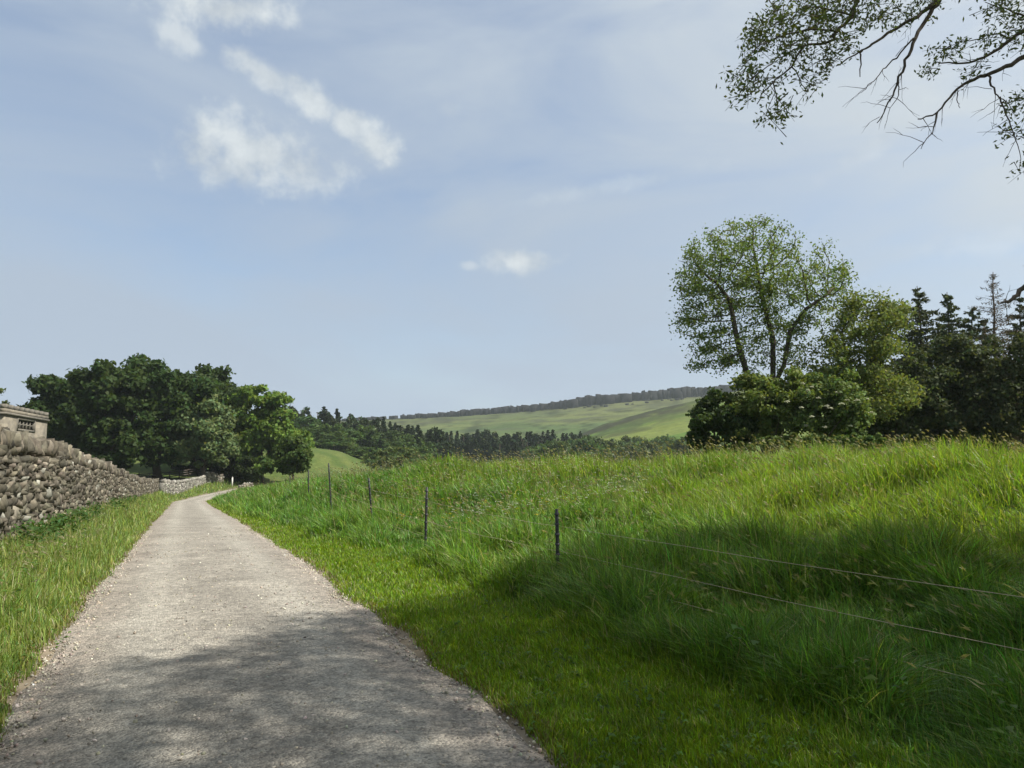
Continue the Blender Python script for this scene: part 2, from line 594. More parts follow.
# roadside wall (left)
UW = -3.17
ss = np.arange(-3, 88.1, 1.0)
wx, wy = xy(ss, UW + 0 * ss)
foot = lambda x, y: Hs(x, y) if False else float(zl(su(x, y)[0]))
dry_wall('dry_stone_wall', 'tall rough dry stone wall of brown gritstone with upright coping beside the lane',
         np.stack([wx, wy], 1), foot, lambda x, y: float(WH(su(x, y)[0])) + 0.05 * math.sin(x * 1.7),
         (0.09, 0.34), (0.065, 0.165), (0.094, 0.084, 0.064), lichen=0.035, cope_w=(0.035, 0.085))
# neater wall by the bend
s2 = np.linspace(88.6, 124, 30)
u2 = np.interp(s2, [88.6, 124], [-2.7, 2.2]) + 0.5 * np.sin((s2 - 88.6) / 35.4 * math.pi) * -0.4
wx, wy = xy(s2, u2)
dry_wall('field_wall', 'low pale neatly coursed stone wall following the bend at the far end of the lane',
         np.stack([wx, wy], 1), lambda x, y: Hs(x, y), lambda x, y: 1.38 - 0.2 * sstep((su(x, y)[0] - 95) / 30),
         (0.2, 0.42), (0.12, 0.18), (0.195, 0.185, 0.160), coping=True, cope_w=(0.12, 0.22), lichen=0.05)
a = at(206, 478, 116); b = at(222, 478, 120)
dry_wall('broken_wall', 'short ruined heap of stone wall beyond the pale wall under the round tree',
         [a[:2], (a[:2] + b[:2]) / 2, b[:2]], lambda x, y: Hs(x, y), lambda x, y: 1.35 + 0.3 * math.sin(x * 3), (0.25, 0.55), (0.16, 0.3), (0.15, 0.135, 0.11), lichen=0.1)
a = at(239, 484, 108); b = at(252, 482, 110)
dry_wall('wall_stub', 'small stone wall stub on the meadow side of the lane end',
         [a[:2], (a[:2] + b[:2]) / 2, b[:2]], lambda x, y: Hs(x, y), lambda x, y: 0.95 + 0.2 * math.sin(x * 3), (0.25, 0.5), (0.15, 0.25), (0.2, 0.18, 0.15), lichen=0.1)

# pale gate post at the lane end
a = at(232, 488, 117)
r_ = empty('gate_post', (a[0], a[1], Hs(a[0], a[1])), 'slim pale post standing at the far end of the lane', 'post')
ac = Acc()
box(ac, (0, 0, 0.75), (0.085, 0.085, 0.75))
ac.build('shaft', M_white, r_)
ac = Acc()
ac.add([[-.1, -.1, 1.502], [.1, -.1, 1.502], [.1, .1, 1.502], [-.1, .1, 1.502], [0, 0, 1.6]], [[3, 2, 1, 0]], [[0, 1, 4], [1, 2, 4], [2, 3, 4], [3, 0, 4]])
ac.build('post_cap', M_white, r_)

# dark rail fence behind the wall
P0, P1 = at(128, 480, 112), at(206, 478, 128)
r_ = empty('rail_fence', (P0[0], P0[1], Hs(P0[0], P0[1])), 'dark timber rail fence in tree shade behind the roadside wall', 'fence')
org = np.array(r_.location)
nf = 9
prev = None
for k in range(nf):
    t = k / (nf - 1)
    q = P0 * (1 - t) + P1 * t
    z = Hs(q[0], q[1])
    ac = Acc(); box(ac, (q[0] - org[0], q[1] - org[1], z - org[2] + 0.55), (0.07, 0.07, 0.75))
    ac.build('post', M_timber, r_)
    if prev is not None:
        for hh in (0.45, 0.8, 1.12):
            ac = Acc()
            tube(ac, [np.array([prev[0], prev[1], prev[2] + hh]) - org, np.array([q[0], q[1], z + hh]) - org], [0.075, 0.075], 6)
            ac.build('rail', M_timber, r_)
    prev = (q[0], q[1], z)

# ------------------------------------------------------------------ battlemented building
m, nt, out = new_mat('coursed_stone')
tc = N(nt, 'ShaderNodeTexCoord')
br = N(nt, 'ShaderNodeTexBrick')
br.inputs['Scale'].default_value = 1.0
br.inputs['Brick Width'].default_value = 0.62; br.inputs['Row Height'].default_value = 0.26
br.inputs['Mortar Size'].default_value = 0.012
br.inputs['Color1'].default_value = (0.205, 0.182, 0.145, 1); br.inputs['Color2'].default_value = (0.14, 0.125, 0.102, 1)
br.inputs['Mortar'].default_value = (0.16, 0.145, 0.12, 1)
sep = N(nt, 'ShaderNodeSeparateXYZ'); nt.links.new(tc.outputs['Object'], sep.inputs[0])
cmb = N(nt, 'ShaderNodeCombineXYZ')
nt.links.new(mth(nt, 'ADD', sep.outputs[0], sep.outputs[1]), cmb.inputs[0]); nt.links.new(sep.outputs[2], cmb.inputs[1])
nt.links.new(cmb.outputs[0], br.inputs['Vector'])
nn = noise(nt, tc.outputs['Object'], 1.7, 6, 0.65)
c = mixc(nt, 1.0, br.outputs['Color'], ramp(nt, nn, [(0.3, (0.7, 0.7, 0.68)), (0.7, (1.2, 1.18, 1.12))]), 'MULTIPLY')
pb = N(nt, 'ShaderNodeBsdfPrincipled'); pb.inputs['Roughness'].default_value = 0.9
nt.links.new(c, pb.inputs['Base Color']); nt.links.new(pb.outputs[0], out.inputs[0])
M_building = m
M_trim = simple_mat('dressed_stone', (0.14, 0.128, 0.108), 0.9, 2.5, 0.35)

A0 = at(5, 404, 55.0); B0 = at(48, 413, 64.5)
d3 = norm(np.array([B0[0] - A0[0], B0[1] - A0[1], 0])); LB = np.linalg.norm((B0 - A0)[:2])
n3 = np.array([d3[1], -d3[0], 0])          # faces the lane
ztop = 0.5 * (A0[2] + B0[2])
zg = Hs(A0[0], A0[1]) - 0.3
bld = empty('stone_building', (A0[0], A0[1], zg), 'square stone building with battlements and mullioned window rising behind the roadside wall', 'building',
            rz=math.atan2(d3[1], d3[0]))
# local frame: x along facade, -y towards the lane, z up
HT = ztop - zg
DP = 8.0
ac = Acc()
ww0, ww1 = 2.7, 6.8
zw0 = at(27, 431.5, 59.3)[2] - zg; zw1 = at(27, 418.5, 59.3)[2] - zg
# front wall with an opening, made of four butted slabs, then the other walls
def slab(ac, x0, x1, y0, y1, z0, z1):
    box(ac, ((x0 + x1) / 2, (y0 + y1) / 2, (z0 + z1) / 2), (abs(x1 - x0) / 2, abs(y1 - y0) / 2, abs(z1 - z0) / 2))
ZP = HT - 0.72
slab(ac, 0, ww0, 0, 0.5, 0, ZP); slab(ac, ww1, LB, 0, 0.5, 0, ZP)
slab(ac, ww0, ww1, 0, 0.5, 0, zw0); slab(ac, ww0, ww1, 0, 0.5, zw1, ZP)
slab(ac, 0, LB, DP - 0.5, DP, 0, ZP)
slab(ac, 0, 0.5, 0.5, DP - 0.5, 0, ZP); slab(ac, LB - 0.5, LB, 0.5, DP - 0.5, 0, ZP)
ac.build('wall', M_building, bld)
ac = Acc()
slab(ac, 0.5, LB - 0.5, 0.5, DP - 0.5, ZP - 0.3, ZP - 0.1)
ac.build('roof', M_core, bld)
ac = Acc()
slab(ac, -0.14, LB + 0.14, -0.14, DP + 0.14, ZP + 0.003, ZP + 0.16)
ac.build('string_course', M_trim, bld)
ac = Acc()
p0, p1 = ZP + 0.163, ZP + 0.42
slab(ac, -0.05, LB + 0.05, -0.05, 0.3, p0, p1); slab(ac, -0.05, LB + 0.05, DP - 0.3, DP + 0.05, p0, p1)
slab(ac, -0.05, 0.3, 0.3, DP - 0.3, p0, p1); slab(ac, LB - 0.3, LB + 0.05, 0.3, DP - 0.3, p0, p1)
ac.build('parapet', M_building, bld)
nm = 9
pitch_ = (LB + 0.1) / (nm - 0.45)
for k in range(nm):
    x0 = -0.05 + k * pitch_
    for (ya, yb) in ((-0.05, 0.3), (DP - 0.3, DP + 0.05)):
        ac = Acc(); slab(ac, x0, x0 + pitch_ * 0.55, ya, yb, p1 + 0.002, p1 + 0.32); ac.build('merlon', M_trim, bld)
for k in range(1, 6):
    y0 = 0.3 + k * 1.2
    for (xa, xb) in ((-0.05, 0.3), (LB - 0.3, LB + 0.05)):
        ac = Acc(); slab(ac, xa, xb, y0, y0 + 0.65, p1 + 0.002, p1 + 0.32); ac.build('merlon', M_trim, bld)
ac = Acc()
fr = 0.16
slab(ac, ww0 + .004, ww0 + fr, -0.04, 0.35, zw0 + .004, zw1 - .004); slab(ac, ww1 - fr, ww1 - .004, -0.04, 0.35, zw0 + .004, zw1 - .004)
slab(ac, ww0 + fr, ww1 - fr, -0.04, 0.35, zw0 + .004, zw0 + fr); slab(ac, ww0 + fr, ww1 - fr, -0.04, 0.35, zw1 - fr, zw1 - .004)
for k in range(1, 5):
    xm = ww0 + fr + (ww1 - ww0 - 2 * fr) * k / 5
    slab(ac, xm - 0.06, xm + 0.06, 0.06, 0.3, zw0 + fr, zw1 - fr)
for k in range(5):
    xa = ww0 + fr + (ww1 - ww0 - 2 * fr) * k / 5 + 0.062; xb = ww0 + fr + (ww1 - ww0 - 2 * fr) * (k + 1) / 5 - 0.062
    zm = (zw0 + zw1) / 2
    slab(ac, xa, xb, 0.09, 0.28, zm - 0.045, zm + 0.045)
win = ac.build('window', M_trim, bld)
ac = Acc(); slab(ac, ww0 + fr, ww1 - fr, 0.302, 0.33, zw0 + fr, zw1 - fr); ac.build('pane', M_pane, win)

# ------------------------------------------------------------------ fence with wire
fz = lambda x, y: Hs(x, y)
fp = [(8.3, -7.0), (4.75, 0.9)] + [tuple(at(558, 540, 10.0)[:2]), tuple(at(426, 508, 14.6)[:2]), tuple(at(372.5, 495, 20.0)[:2]),
      tuple(at(331.5, 478, 25.5)[:2]), tuple(at(309, 478, 32.0)[:2]), tuple(at(290, 480, 42)[:2])]
root = empty('wire_fence', (fp[2][0], fp[2][1], fz(*fp[2])), 'electric fence of slim black posts and pale wires along the meadow edge', 'fence')
org = np.array(root.location)
tops = [None, None, at(558, 509, 10)[2], at(426, 487, 14.6)[2], at(372, 478, 20)[2], at(330, 463, 25.5)[2], at(309, 470, 32)[2], at(290, 477, 42)[2]]
lean = [0, 0, -0.015, 0.01, -0.10, -0.10, -0.03, 0]
bases, tps = [], []
for k, (x, y) in enumerate(fp):
    z = fz(x, y)
    zt = tops[k] if tops[k] is not None else z + 1.0
    zt = max(zt, z + 0.85)
    b_ = np.array([x - lean[k] * 0.5, y, z - 0.25]); t_ = np.array([x + lean[k], y + lean[k] * 0.3, zt])
    bases.append(np.array([b_[0], b_[1], z])); tps.append(t_)
    ac = Acc()
    P = np.array([b_ * (1 - q) + t_ * q for q in np.linspace(0, 1, 7)]) - org
    tube(ac, P, [0.024] * 6 + [0.021], 8)
    # moulded lugs up the shaft of the plastic post
    for q in np.linspace(0.35, 0.95, 7):
        c0 = (b_ * (1 - q) + t_ * q) - org
        tube(ac, [c0 + [0, 0, -0.012], c0 + [0, 0, 0.012]], [0.033, 0.033], 8)
    ac.build('post', M_post, root, True)
for hf in (0.78, 0.47, 0.23):
    ac = Acc()
    pts = []
    for k in range(len(fp) - 1):
        a = bases[k] + (tps[k] - bases[k]) * hf; b = bases[k + 1] + (tps[k + 1] - bases[k + 1]) * hf
        for q in np.linspace(0, 1, 9)[:-1]:
            p = a * (1 - q) + b * q
            p = p + np.array([0.034, 0.0, -0.025 * 4 * q * (1 - q) + 0.006 * math.sin(q * 17 + k)])
            pts.append(p - org)
    tube(ac, pts, [0.0021] * len(pts), 5)
    ac.build('wire', M_wire, root, True)

# ------------------------------------------------------------------ grass
def ray_of_lane(s):
    return None


WINDX, WINDY = -0.85, 0.25
BL = dict(V=[], Q=[], T=[], C=[], n=0)


def add_blades(acc, x, y, z, h, w, lean, ldir, col, seg):
    n = len(x)
    phi = rng.uniform(0, 2 * math.pi, n)
    wx_, wy_ = np.cos(phi), np.sin(phi)
    lx, ly = np.cos(ldir), np.sin(ldir)
    ts = {3: [0, 0.4, 0.75, 1.0], 2: [0, 0.55, 1.0]}[seg]
    lev = []
    for t in ts:
        hz = h * (t - 0.35 * lean * t * t)
        off = h * lean * t ** 2.0
        cx = x + lx * off; cy = y + ly * off; cz = z + hz
        ww = w * 0.5 * (1 - t ** 2.2) * (0.75 + 0.5 * t if t < 0.5 else 1.0)
        if t < 1:
            lev.append(np.stack([cx - wx_ * ww, cy - wy_ * ww, cz], -1))
            lev.append(np.stack([cx + wx_ * ww, cy + wy_ * ww, cz], -1))
        else:
            lev.append(np.stack([cx, cy, cz], -1))
    V = np.stack(lev, 1)
    m_ = V.shape[1]
    b = (np.arange(n) * m_)[:, None]
    Q = [b + np.array([[0, 1, 3, 2]])]
    if seg == 3:
        Q.append(b + np.array([[2, 3, 5, 4]]))
        T = b + np.array([[4, 5, 6]])
    else:
        T = b + np.array([[2, 3, 4]])
    acc.add(V.reshape(-1, 3), np.concatenate(Q), T, np.repeat(col, m_, 0))


def sample(rmin, rmax, dens, a0=-50, a1=48):
    """polar samples; dens(r) blades per square metre"""
    rr = np.linspace(rmin, rmax, 400)
    f = dens(rr) * rr
    cum = np.concatenate([[0], np.cumsum((f[1:] + f[:-1]) / 2 * np.diff(rr))])
    th = math.radians(a1 - a0)
    n = int(cum[-1] * th)
    r = np.interp(rng.random(n) * cum[-1], cum, rr)
    a = np.radians(rng.uniform(a0, a1, n))
    return np.sin(a) * r, np.cos(a) * r, r


def grass_field(acc, x, y, r, seg):
    s, u = su(x, y)
    uu = u - pc(s)
    e = 1.40 + 0.55 * (fbm(s * 0.8, s * 0 + 3.3 + (uu > 0) * 7, 61, 5) - 0.5) + np.abs(rng.normal(0, 0.05, len(x)))
    wl_ = WL(s)
    left = (uu < -e) & (uu > -(1.55 + wl_ + 0.1))
    right = uu > e
    ok = (left | right) & (s < 140)
    # far right behind the crest: nothing to see
    ok &= ~((uu > 45) | ((r > 48) & (uu > 16)))
    x, y, r, s, uu, left, e = (q[ok] for q in (x, y, r, s, uu, left, e))
    n = len(x)
    wl_ = WL(s)
    # clump the blades
    le = np.interp(s, [0, 5, 9, 14, 20, 40], [2.75, 2.8, 3.0, 2.9, 2.3, 1.75]) + 0.6 * (fbm(x * 0.8, y * 0.8, 71, 3) - 0.5)
    tall = sstep((uu - le) / 0.7)
    tuss = fbm(x / 1.1, y / 1.1, 81, 3)
    hill = sstep((uu - 6) / 4)
    h_t = (0.42 * (1 - hill) + 0.38 * hill) * (0.3 + 1.4 * sstep((tuss - 0.2) / 0.6))
    hollow = sstep((0.40 - fbm(x / 2.4, y / 1.5, 91, 2)) / 0.10) * sstep((uu - 5) / 2)
    h_t = h_t * (1 - 0.62 * hollow)
    h_r = 0.095 * (1 - tall) * (0.7 + 0.6 * tuss) + h_t * tall
    vl = np.clip((-uu - e) / 0.55, 0, 1)
    h_l = 0.07 + (0.13 + 0.27 * tuss) * vl + 0.12 * sstep((-uu - 2.1) / 0.8) * np.clip((r - 5) / 6, 0.3, 1)
    h = np.where(left, h_l, h_r) * rng.uniform(0.55, 1.2, n)
    w = (0.0052 + 0.0008 * r) * rng.uniform(0.7, 1.3, n)
    w = np.where((~left) & (tall > 0.5) & (hill < 0.6), w * 1.35, w)
    lean = np.clip(rng.normal(0.42, 0.3, n), 0.03, 1.2)
    lean = np.where((~left) & (tall > 0.6) & (hill < 0.6), np.clip(lean * 1.45, 0.1, 1.3), lean)
    lean = np.where(left, lean * 0.8, lean)
    swirl = fbm(x / 0.9, y / 0.9, 101, 2) * 4 * math.pi
    ldir = np.where(rng.random(n) < 0.4, swirl + rng.normal(0, 1.0, n), np.where(rng.random(n) < 0.5, math.pi * 0.92, rng.uniform(0, 6.28, n)) + rng.normal(0, 0.4, n))
    # colours
    lush = np.array([0.100, 0.190, 0.030]); bright = np.array([0.176, 0.250, 0.030]); lawn = np.array([0.150, 0.225, 0.014])
    verge = np.array([0.185, 0.245, 0.060]); straw = np.array([0.34, 0.31, 0.15])
    pt = fbm(x / 5, y / 5, 111, 3)[:, None]
    hb = np.clip(hill[:, None] * 0.8 + (pt - 0.5) * 1.2 + 0.08, 0, 1)
    cm = lush * (1 - hb) + bright * hb
    cr = lawn * (1 - tall[:, None]) + cm * tall[:, None]
    c = np.where(left[:, None], verge, cr)
    c = c * rng.lognormal(-0.06, 0.36, (n, 1)) * (1 + rng.normal(0, 1, (n, 3)) * np.array([0.16, 0.05, 0.12]))
    rs = rng.random(n)
    fr_ = np.where(left, 0.10, 0.05 + 0.04 * hill)
    st_ = rs < fr_
    c[st_] = straw * rng.uniform(0.6, 1.2, (st_.sum(), 1))
    near_edge = (np.abs(uu) - e < 0.12) & (rng.random(n) < 0.3)
    c[near_edge] = np.array([0.15, 0.12, 0.045]) * rng.uniform(0.7, 1.2, (near_edge.sum(), 1))
    z = H(x, y) - 0.015
    add_blades(acc, x, y, z, h, w, lean, ldir, np.clip(c, 0.004, 0.5), seg)


ga = Acc()
x, y, r = sample(2.2, 13, lambda r: np.minimum(5200, 150000 / r ** 2))
grass_field(ga, x, y, r, 3)
x, y, r = sample(2.2, 9, lambda r: np.minimum(3500, 90000 / r ** 2))       # extra for the short verge turf
s, u = su(x, y)
k = (u > 1.4) & (u < 3.1)
grass_field(ga, x[k], y[k], r[k], 2)
x, y, r = sample(13, 52, lambda r: 175000 / r ** 2)
grass_field(ga, x, y, r, 2)
x, y, r = sample(52, 135, lambda r: 200000 / r ** 2, -33, -4)
s, u = su(x, y); k = (u - pc(s) < 9) & (u - pc(s) > -8)
grass_field(ga, x[k], y[k], r[k], 2)
go = ga.build('grass', M_grass)
tag(go, 'long green meadow and verge grass either side of the lane', 'grass', kind='stuff')


# broad-leaved weeds: small rosettes in the turf
wa = Acc()
x, y, r = sample(2.6, 14, lambda r: np.minimum(34, 600 / r ** 2), -48, 46)
s, u = su(x, y); uu = u - pc(s)
k = ((uu > 1.45) & (uu < 3.4) & (rng.random(len(x)) < 0.8)) | ((uu < -1.4) & (uu > -2.7)) | ((uu >= 3.4) & (rng.random(len(x)) < 0.07))
x, y, uu = x[k], y[k], uu[k]
z = H(x, y)
tallw = (uu > 3.3) | (uu < -1.9)
for q in range(7):
    n = len(x)
    a = rng.uniform(0, 6.28, n)
    L = np.where(tallw, rng.uniform(0.05, 0.11, n), rng.uniform(0.022, 0.055, n))
    hz_ = np.where(tallw, rng.uniform(0.12, 0.42, n), rng.uniform(0.03, 0.09, n))
    d = np.stack([np.cos(a), np.sin(a), rng.uniform(0.0, 0.5, n)], -1)
    c0 = np.stack([x, y, z + hz_], -1) + d * (L * 0.5)[:, None]
    sd = norm(np.stack([-np.sin(a), np.cos(a), rng.normal(0, 0.25, n)], -1))
    W = L * rng.uniform(0.35, 0.6, n)
    V = np.stack([c0 - d * (L * .5)[:, None], c0 + sd * (W * .5)[:, None] + [0, 0, 0.008], c0 + d * (L * .5)[:, None] - [0, 0, 0.012], c0 - sd * (W * .5)[:, None] + [0, 0, 0.008]], 1)
    cc = np.array([0.085, 0.155, 0.035]) * rng.uniform(0.65, 1.35, (n, 1)) * (1 + rng.normal(0, 0.08, (n, 3)))
    wa.add(V.reshape(-1, 3), (np.arange(n) * 4)[:, None] + np.array([[0, 1, 2, 3]]), None, np.repeat(np.clip(cc, 0.01, 0.5), 4, 0))
tag(wa.build('weeds', M_leaf), 'broad leaved weeds and clover growing among the grass beside the lane', 'weeds', kind='stuff')


# seed heads: thin stalk and a feathery panicle
def seed_heads(x, y, hmin, hmax, colset, name, label, wk=1.0):
    n = len(x)
    r = np.hypot(x, y)
    z = H(x, y)
    h = rng.uniform(hmin, hmax, n)
    acc = Acc()
    wd = (0.0022 + 0.00042 * r) * wk
    c0 = np.array(colset)[rng.integers(0, len(colset), n)] * rng.uniform(0.7, 1.25, (n, 1))
    lean = np.clip(rng.normal(0.3, 0.15, n), 0.03, 0.7); ld = math.pi * 0.95 + rng.normal(0, 0.8, n)
    add_blades(acc, x, y, z, h, wd, lean, ld, c0 * np.array([0.8, 1.0, 0.7]), 3)
    tx = x + np.cos(ld) * h * lean; ty = y + np.sin(ld) * h * lean; tz = z + h * (1 - 0.35 * lean)
    # head: three elongated lozenges
    for q in range(3):
        L = rng.uniform(0.05, 0.12, n) * (0.55 + 0.45 * wk); W = (0.010 + 0.0005 * r) * wk
        ph = rng.uniform(0, 6.28, n)
        d = norm(np.stack([np.cos(ld) * 0.9 + rng.normal(0, .25, n), np.sin(ld) * 0.9 + rng.normal(0, .25, n), 0.5 + rng.normal(0, .3, n)], -1))
        sd = norm(np.cross(d, np.stack([np.cos(ph), np.sin(ph), 0 * ph + 0.3], -1)))
        b = np.stack([tx, ty, tz], -1) - d * L[:, None] * 0.5 + rng.normal(0, 0.006, (n, 3))
        V = np.stack([b, b + d * (L * 0.45)[:, None] + sd * W[:, None] * 0.5, b + d * L[:, None], b + d * (L * 0.45)[:, None] - sd * W[:, None] * 0.5], 1)
        Q = (np.arange(n) * 4)[:, None] + np.array([[0, 1, 2, 3]])
        acc.add(V.reshape(-1, 3), Q, None, np.repeat(c0, 4, 0))
    o = acc.build(name, M_grass)
    return tag(o, label, 'grass', kind='stuff')


x, y, r = sample(13, 46, lambda r: 3300 / r ** 2 * np.clip((r - 10) / 8, 0.2, 1.6))
s, u = su(x, y); uu = u - pc(s)
k = (uu > 4) & (uu < 40)
x1, y1 = x[k], y[k]
x, y, r = sample(46, 110, lambda r: 5000 / r ** 2, -30, -6)
s, u = su(x, y); uu = u - pc(s); k = (uu > 2.3) & (uu < 8)
seed_heads(np.concatenate([x1, x[k]]), np.concatenate([y1, y[k]]), 0.45, 0.92, [(0.26, 0.25, 0.11), (0.22, 0.19, 0.10), (0.32, 0.30, 0.16)],
           'seeding_grass', 'brown feathery seed heads of tall grass along the meadow crest')
x, y, r = sample(3.5, 16, lambda r: np.minimum(16, 900 / r ** 2), -10, 42)
s, u = su(x, y); k = u > 3.3
seed_heads(x[k], y[k], 0.4, 0.75, [(0.24, 0.24, 0.10), (0.17, 0.20, 0.07), (0.30, 0.28, 0.15)], 'meadow_seed_grass', 'thin pale seeding stalks standing above the near meadow grass', 0.8)
x, y, r = sample(4.5, 60, lambda r: np.minimum(60, 6000 / r ** 2), -50, -15)
s, u = su(x, y); uu = u - pc(s)
k = (uu < -1.85) & (uu > -2.75)
x1, y1 = x[k], y[k]
seed_heads(x1, y1, 0.3, 0.62, [(0.26, 0.24, 0.13), (0.30, 0.27, 0.17), (0.20, 0.19, 0.09)], 'verge_seed_grass',
           'pale nodding seed heads in the verge under the roadside wall', 0.6)

# meadow flowers: little white umbels and yellow cups
def flowers(x, y, hz, size, colour, name, label):
    n = len(x)
    acc = Acc()
    z = H(x, y); r = np.hypot(x, y)
    h = rng.uniform(*hz, n)
    add_blades(acc, x, y, z, h, 0.003 + 0.0003 * r, np.full(n, 0.1), rng.uniform(0, 6.28, n), np.tile([[0.06, 0.11, 0.02]], (n, 1)), 2)
    top = np.stack([x, y, z + h * 0.98], -1)
    for q in range(5):
        p = top + rng.normal(0, 1, (n, 3)) * size * np.array([1, 1, 0.25])
        a = rng.uniform(0, 6.28, n)
        R = size * rng.uniform(0.35, 0.6, n)
        vs = []
        for kk in range(5):
            an = a + kk * 2 * math.pi / 5
            vs.append(p + np.stack([np.cos(an) * R, np.sin(an) * R, 0.35 * R * np.sin(an * 1.3)], -1))
        V = np.stack(vs + [p - [0, 0, 0.003]], 1)
        T = np.concatenate([(np.arange(n) * 6)[:, None] + np.array([[kk, (kk + 1) % 5, 5]]) for kk in range(5)])
        acc.add(V.reshape(-1, 3), None, T, np.tile([colour], (n * 6, 1)) * rng.uniform(0.85, 1.1, (n * 6, 1)))
    return tag(acc.build(name, M_flower), label, 'flowers', kind='stuff')


x, y, r = sample(15, 50, lambda r: 4200 / r ** 2, -20, 10)
s, u = su(x, y); k = (u > 4.5) & (fbm(x / 4, y / 4, 201, 2) > 0.46)
flowers(x[k], y[k], (0.42, 0.7), 0.022, (0.62, 0.62, 0.52), 'white_flowers', 'tiny white flowers scattered through the meadow beside the fence')
x, y, r = sample(12, 50, lambda r: 1100 / r ** 2, -28, 5)
s, u = su(x, y); k = (u > 4.0) & (fbm(x / 4, y / 4, 205, 2) > 0.5)
flowers(x[k], y[k], (0.35, 0.6), 0.026, (0.60, 0.45, 0.02), 'buttercups', 'small yellow buttercups dotted over the far meadow bank')

# ------------------------------------------------------------------ loose chippings along the lane edges
n = 9500
s = rng.uniform(2.5, 26, n) ** 1.0
sd = rng.choice([-1, 1], n)
uo = sd * (1.28 + np.abs(rng.normal(0, 0.22, n)))
uo = np.where(rng.random(n) < 0.3, rng.uniform(-1.4, 1.4, n), uo)
uo = np.clip(uo, -1.9, 1.9)
x, y = xy(s, uo)
pz_ = np.maximum(zp(s) + 0.045 * (1 - np.clip(np.abs(uo) / 1.6, 0, 1) ** 2.2), H(x, y))
sz = rng.lognormal(-5.2, 0.40, n).clip(0.0025, 0.013)
AX = rot_axes(np.tile([[1.0, 0, 0]], (n, 1)), np.tile([[0, 1.0, 0]], (n, 1)), n, 1.2)
ac = Acc()
pcols = np.array([0.34, 0.305, 0.25])[None] * rng.lognormal(0, 0.25, (n, 1)) * (1 + rng.normal(0, 0.05, (n, 3)))
stones(ac, np.stack([x, y, pz_ + sz * 0.15], -1), sz[:, None] * np.array([[1.1, 0.9, 0.65]]), AX, 0.14, np.clip(pcols, 0.03, 0.6))
tag(ac.build('chippings', M_stone), 'loose pale stone chippings along both edges of the lane', 'gravel', kind='stuff')

# ------------------------------------------------------------------ trees
def leaf_quads(acc, P, Nn, L, W, col):
    n = len(P)
    ref = rng.normal(0, 1, (n, 3))
    a = norm(np.cross(Nn, ref)); b = np.cross(Nn, a)
    L = np.broadcast_to(L, (n,))[:, None]; W = np.broadcast_to(W, (n,))[:, None]
    V = np.stack([P - a * L * 0.5, P + b * W * 0.5 - a * L * 0.05, P + a * L * 0.5, P - b * W * 0.5 - a * L * 0.05], 1)
    Q = (np.arange(n) * 4)[:, None] + np.array([[0, 1, 2, 3]])
    acc.add(V.reshape(-1, 3), Q, None, np.repeat(col, 4, 0))


def leaf_cols(n, base, v=0.25, hue=0.12):
    c = np.array(base)[None] * rng.uniform(1 - v, 1 + v, (n, 1))
    k = rng.normal(0, hue, n)
    c[:, 0] *= 1 + k; c[:, 2] *= 1 - 0.5 * k
    return np.clip(c, 0.003, 0.6)


def colonize(init, A, step, di, dk, trop=(0, 0, 0.05), iters=200):
    """init: list of polylines (first starts at the root; others share their start with an existing node)"""
    P, par = [], []
    for pl in init:
        pl = np.asarray(pl, float)
        if not P:
            P.append(pl[0]); par.append(-1); last = 0
        else:
            last = int(np.argmin(((np.array(P) - pl[0]) ** 2).sum(1)))
        for q in pl[1:]:
            p0 = P[last]
            m_ = max(1, int(np.linalg.norm(q - p0) / step))
            for kk in range(1, m_ + 1):
                P.append(p0 + (q - p0) * kk / m_); par.append(last); last = len(P) - 1
    A = np.asarray(A, float)
    Pn = np.array(P)
    D = np.linalg.norm(A[:, None] - Pn[None], axis=2)
    bi = D.argmin(1); bd = D.min(1)
    alive = bd > dk
    trop = np.array(trop)
    for it in range(iters):
        act = alive & (bd < di)
        if not act.any(): break
        ids = np.unique(bi[act])
        v = norm(A[act] - np.array(P)[bi[act]])
        acc_ = np.zeros((len(P), 3)); np.add.at(acc_, bi[act], v)
        dirs = norm(acc_[ids] + trop * 1.0 + rng.normal(0, 0.12, (len(ids), 3)))
        newp = np.array(P)[ids] + dirs * step
        base = len(P)
        for q, idx in enumerate(ids):
            P.append(newp[q]); par.append(int(idx))
        d = np.linalg.norm(A[:, None] - newp[None], axis=2)
        k = d.argmin(1); dm = d.min(1)
        bet = dm < bd
        bi[bet] = base + k[bet]; bd[bet] = dm[bet]
        alive &= bd > dk
        if len(P) > 9000: break
    return np.array(P), np.array(par)


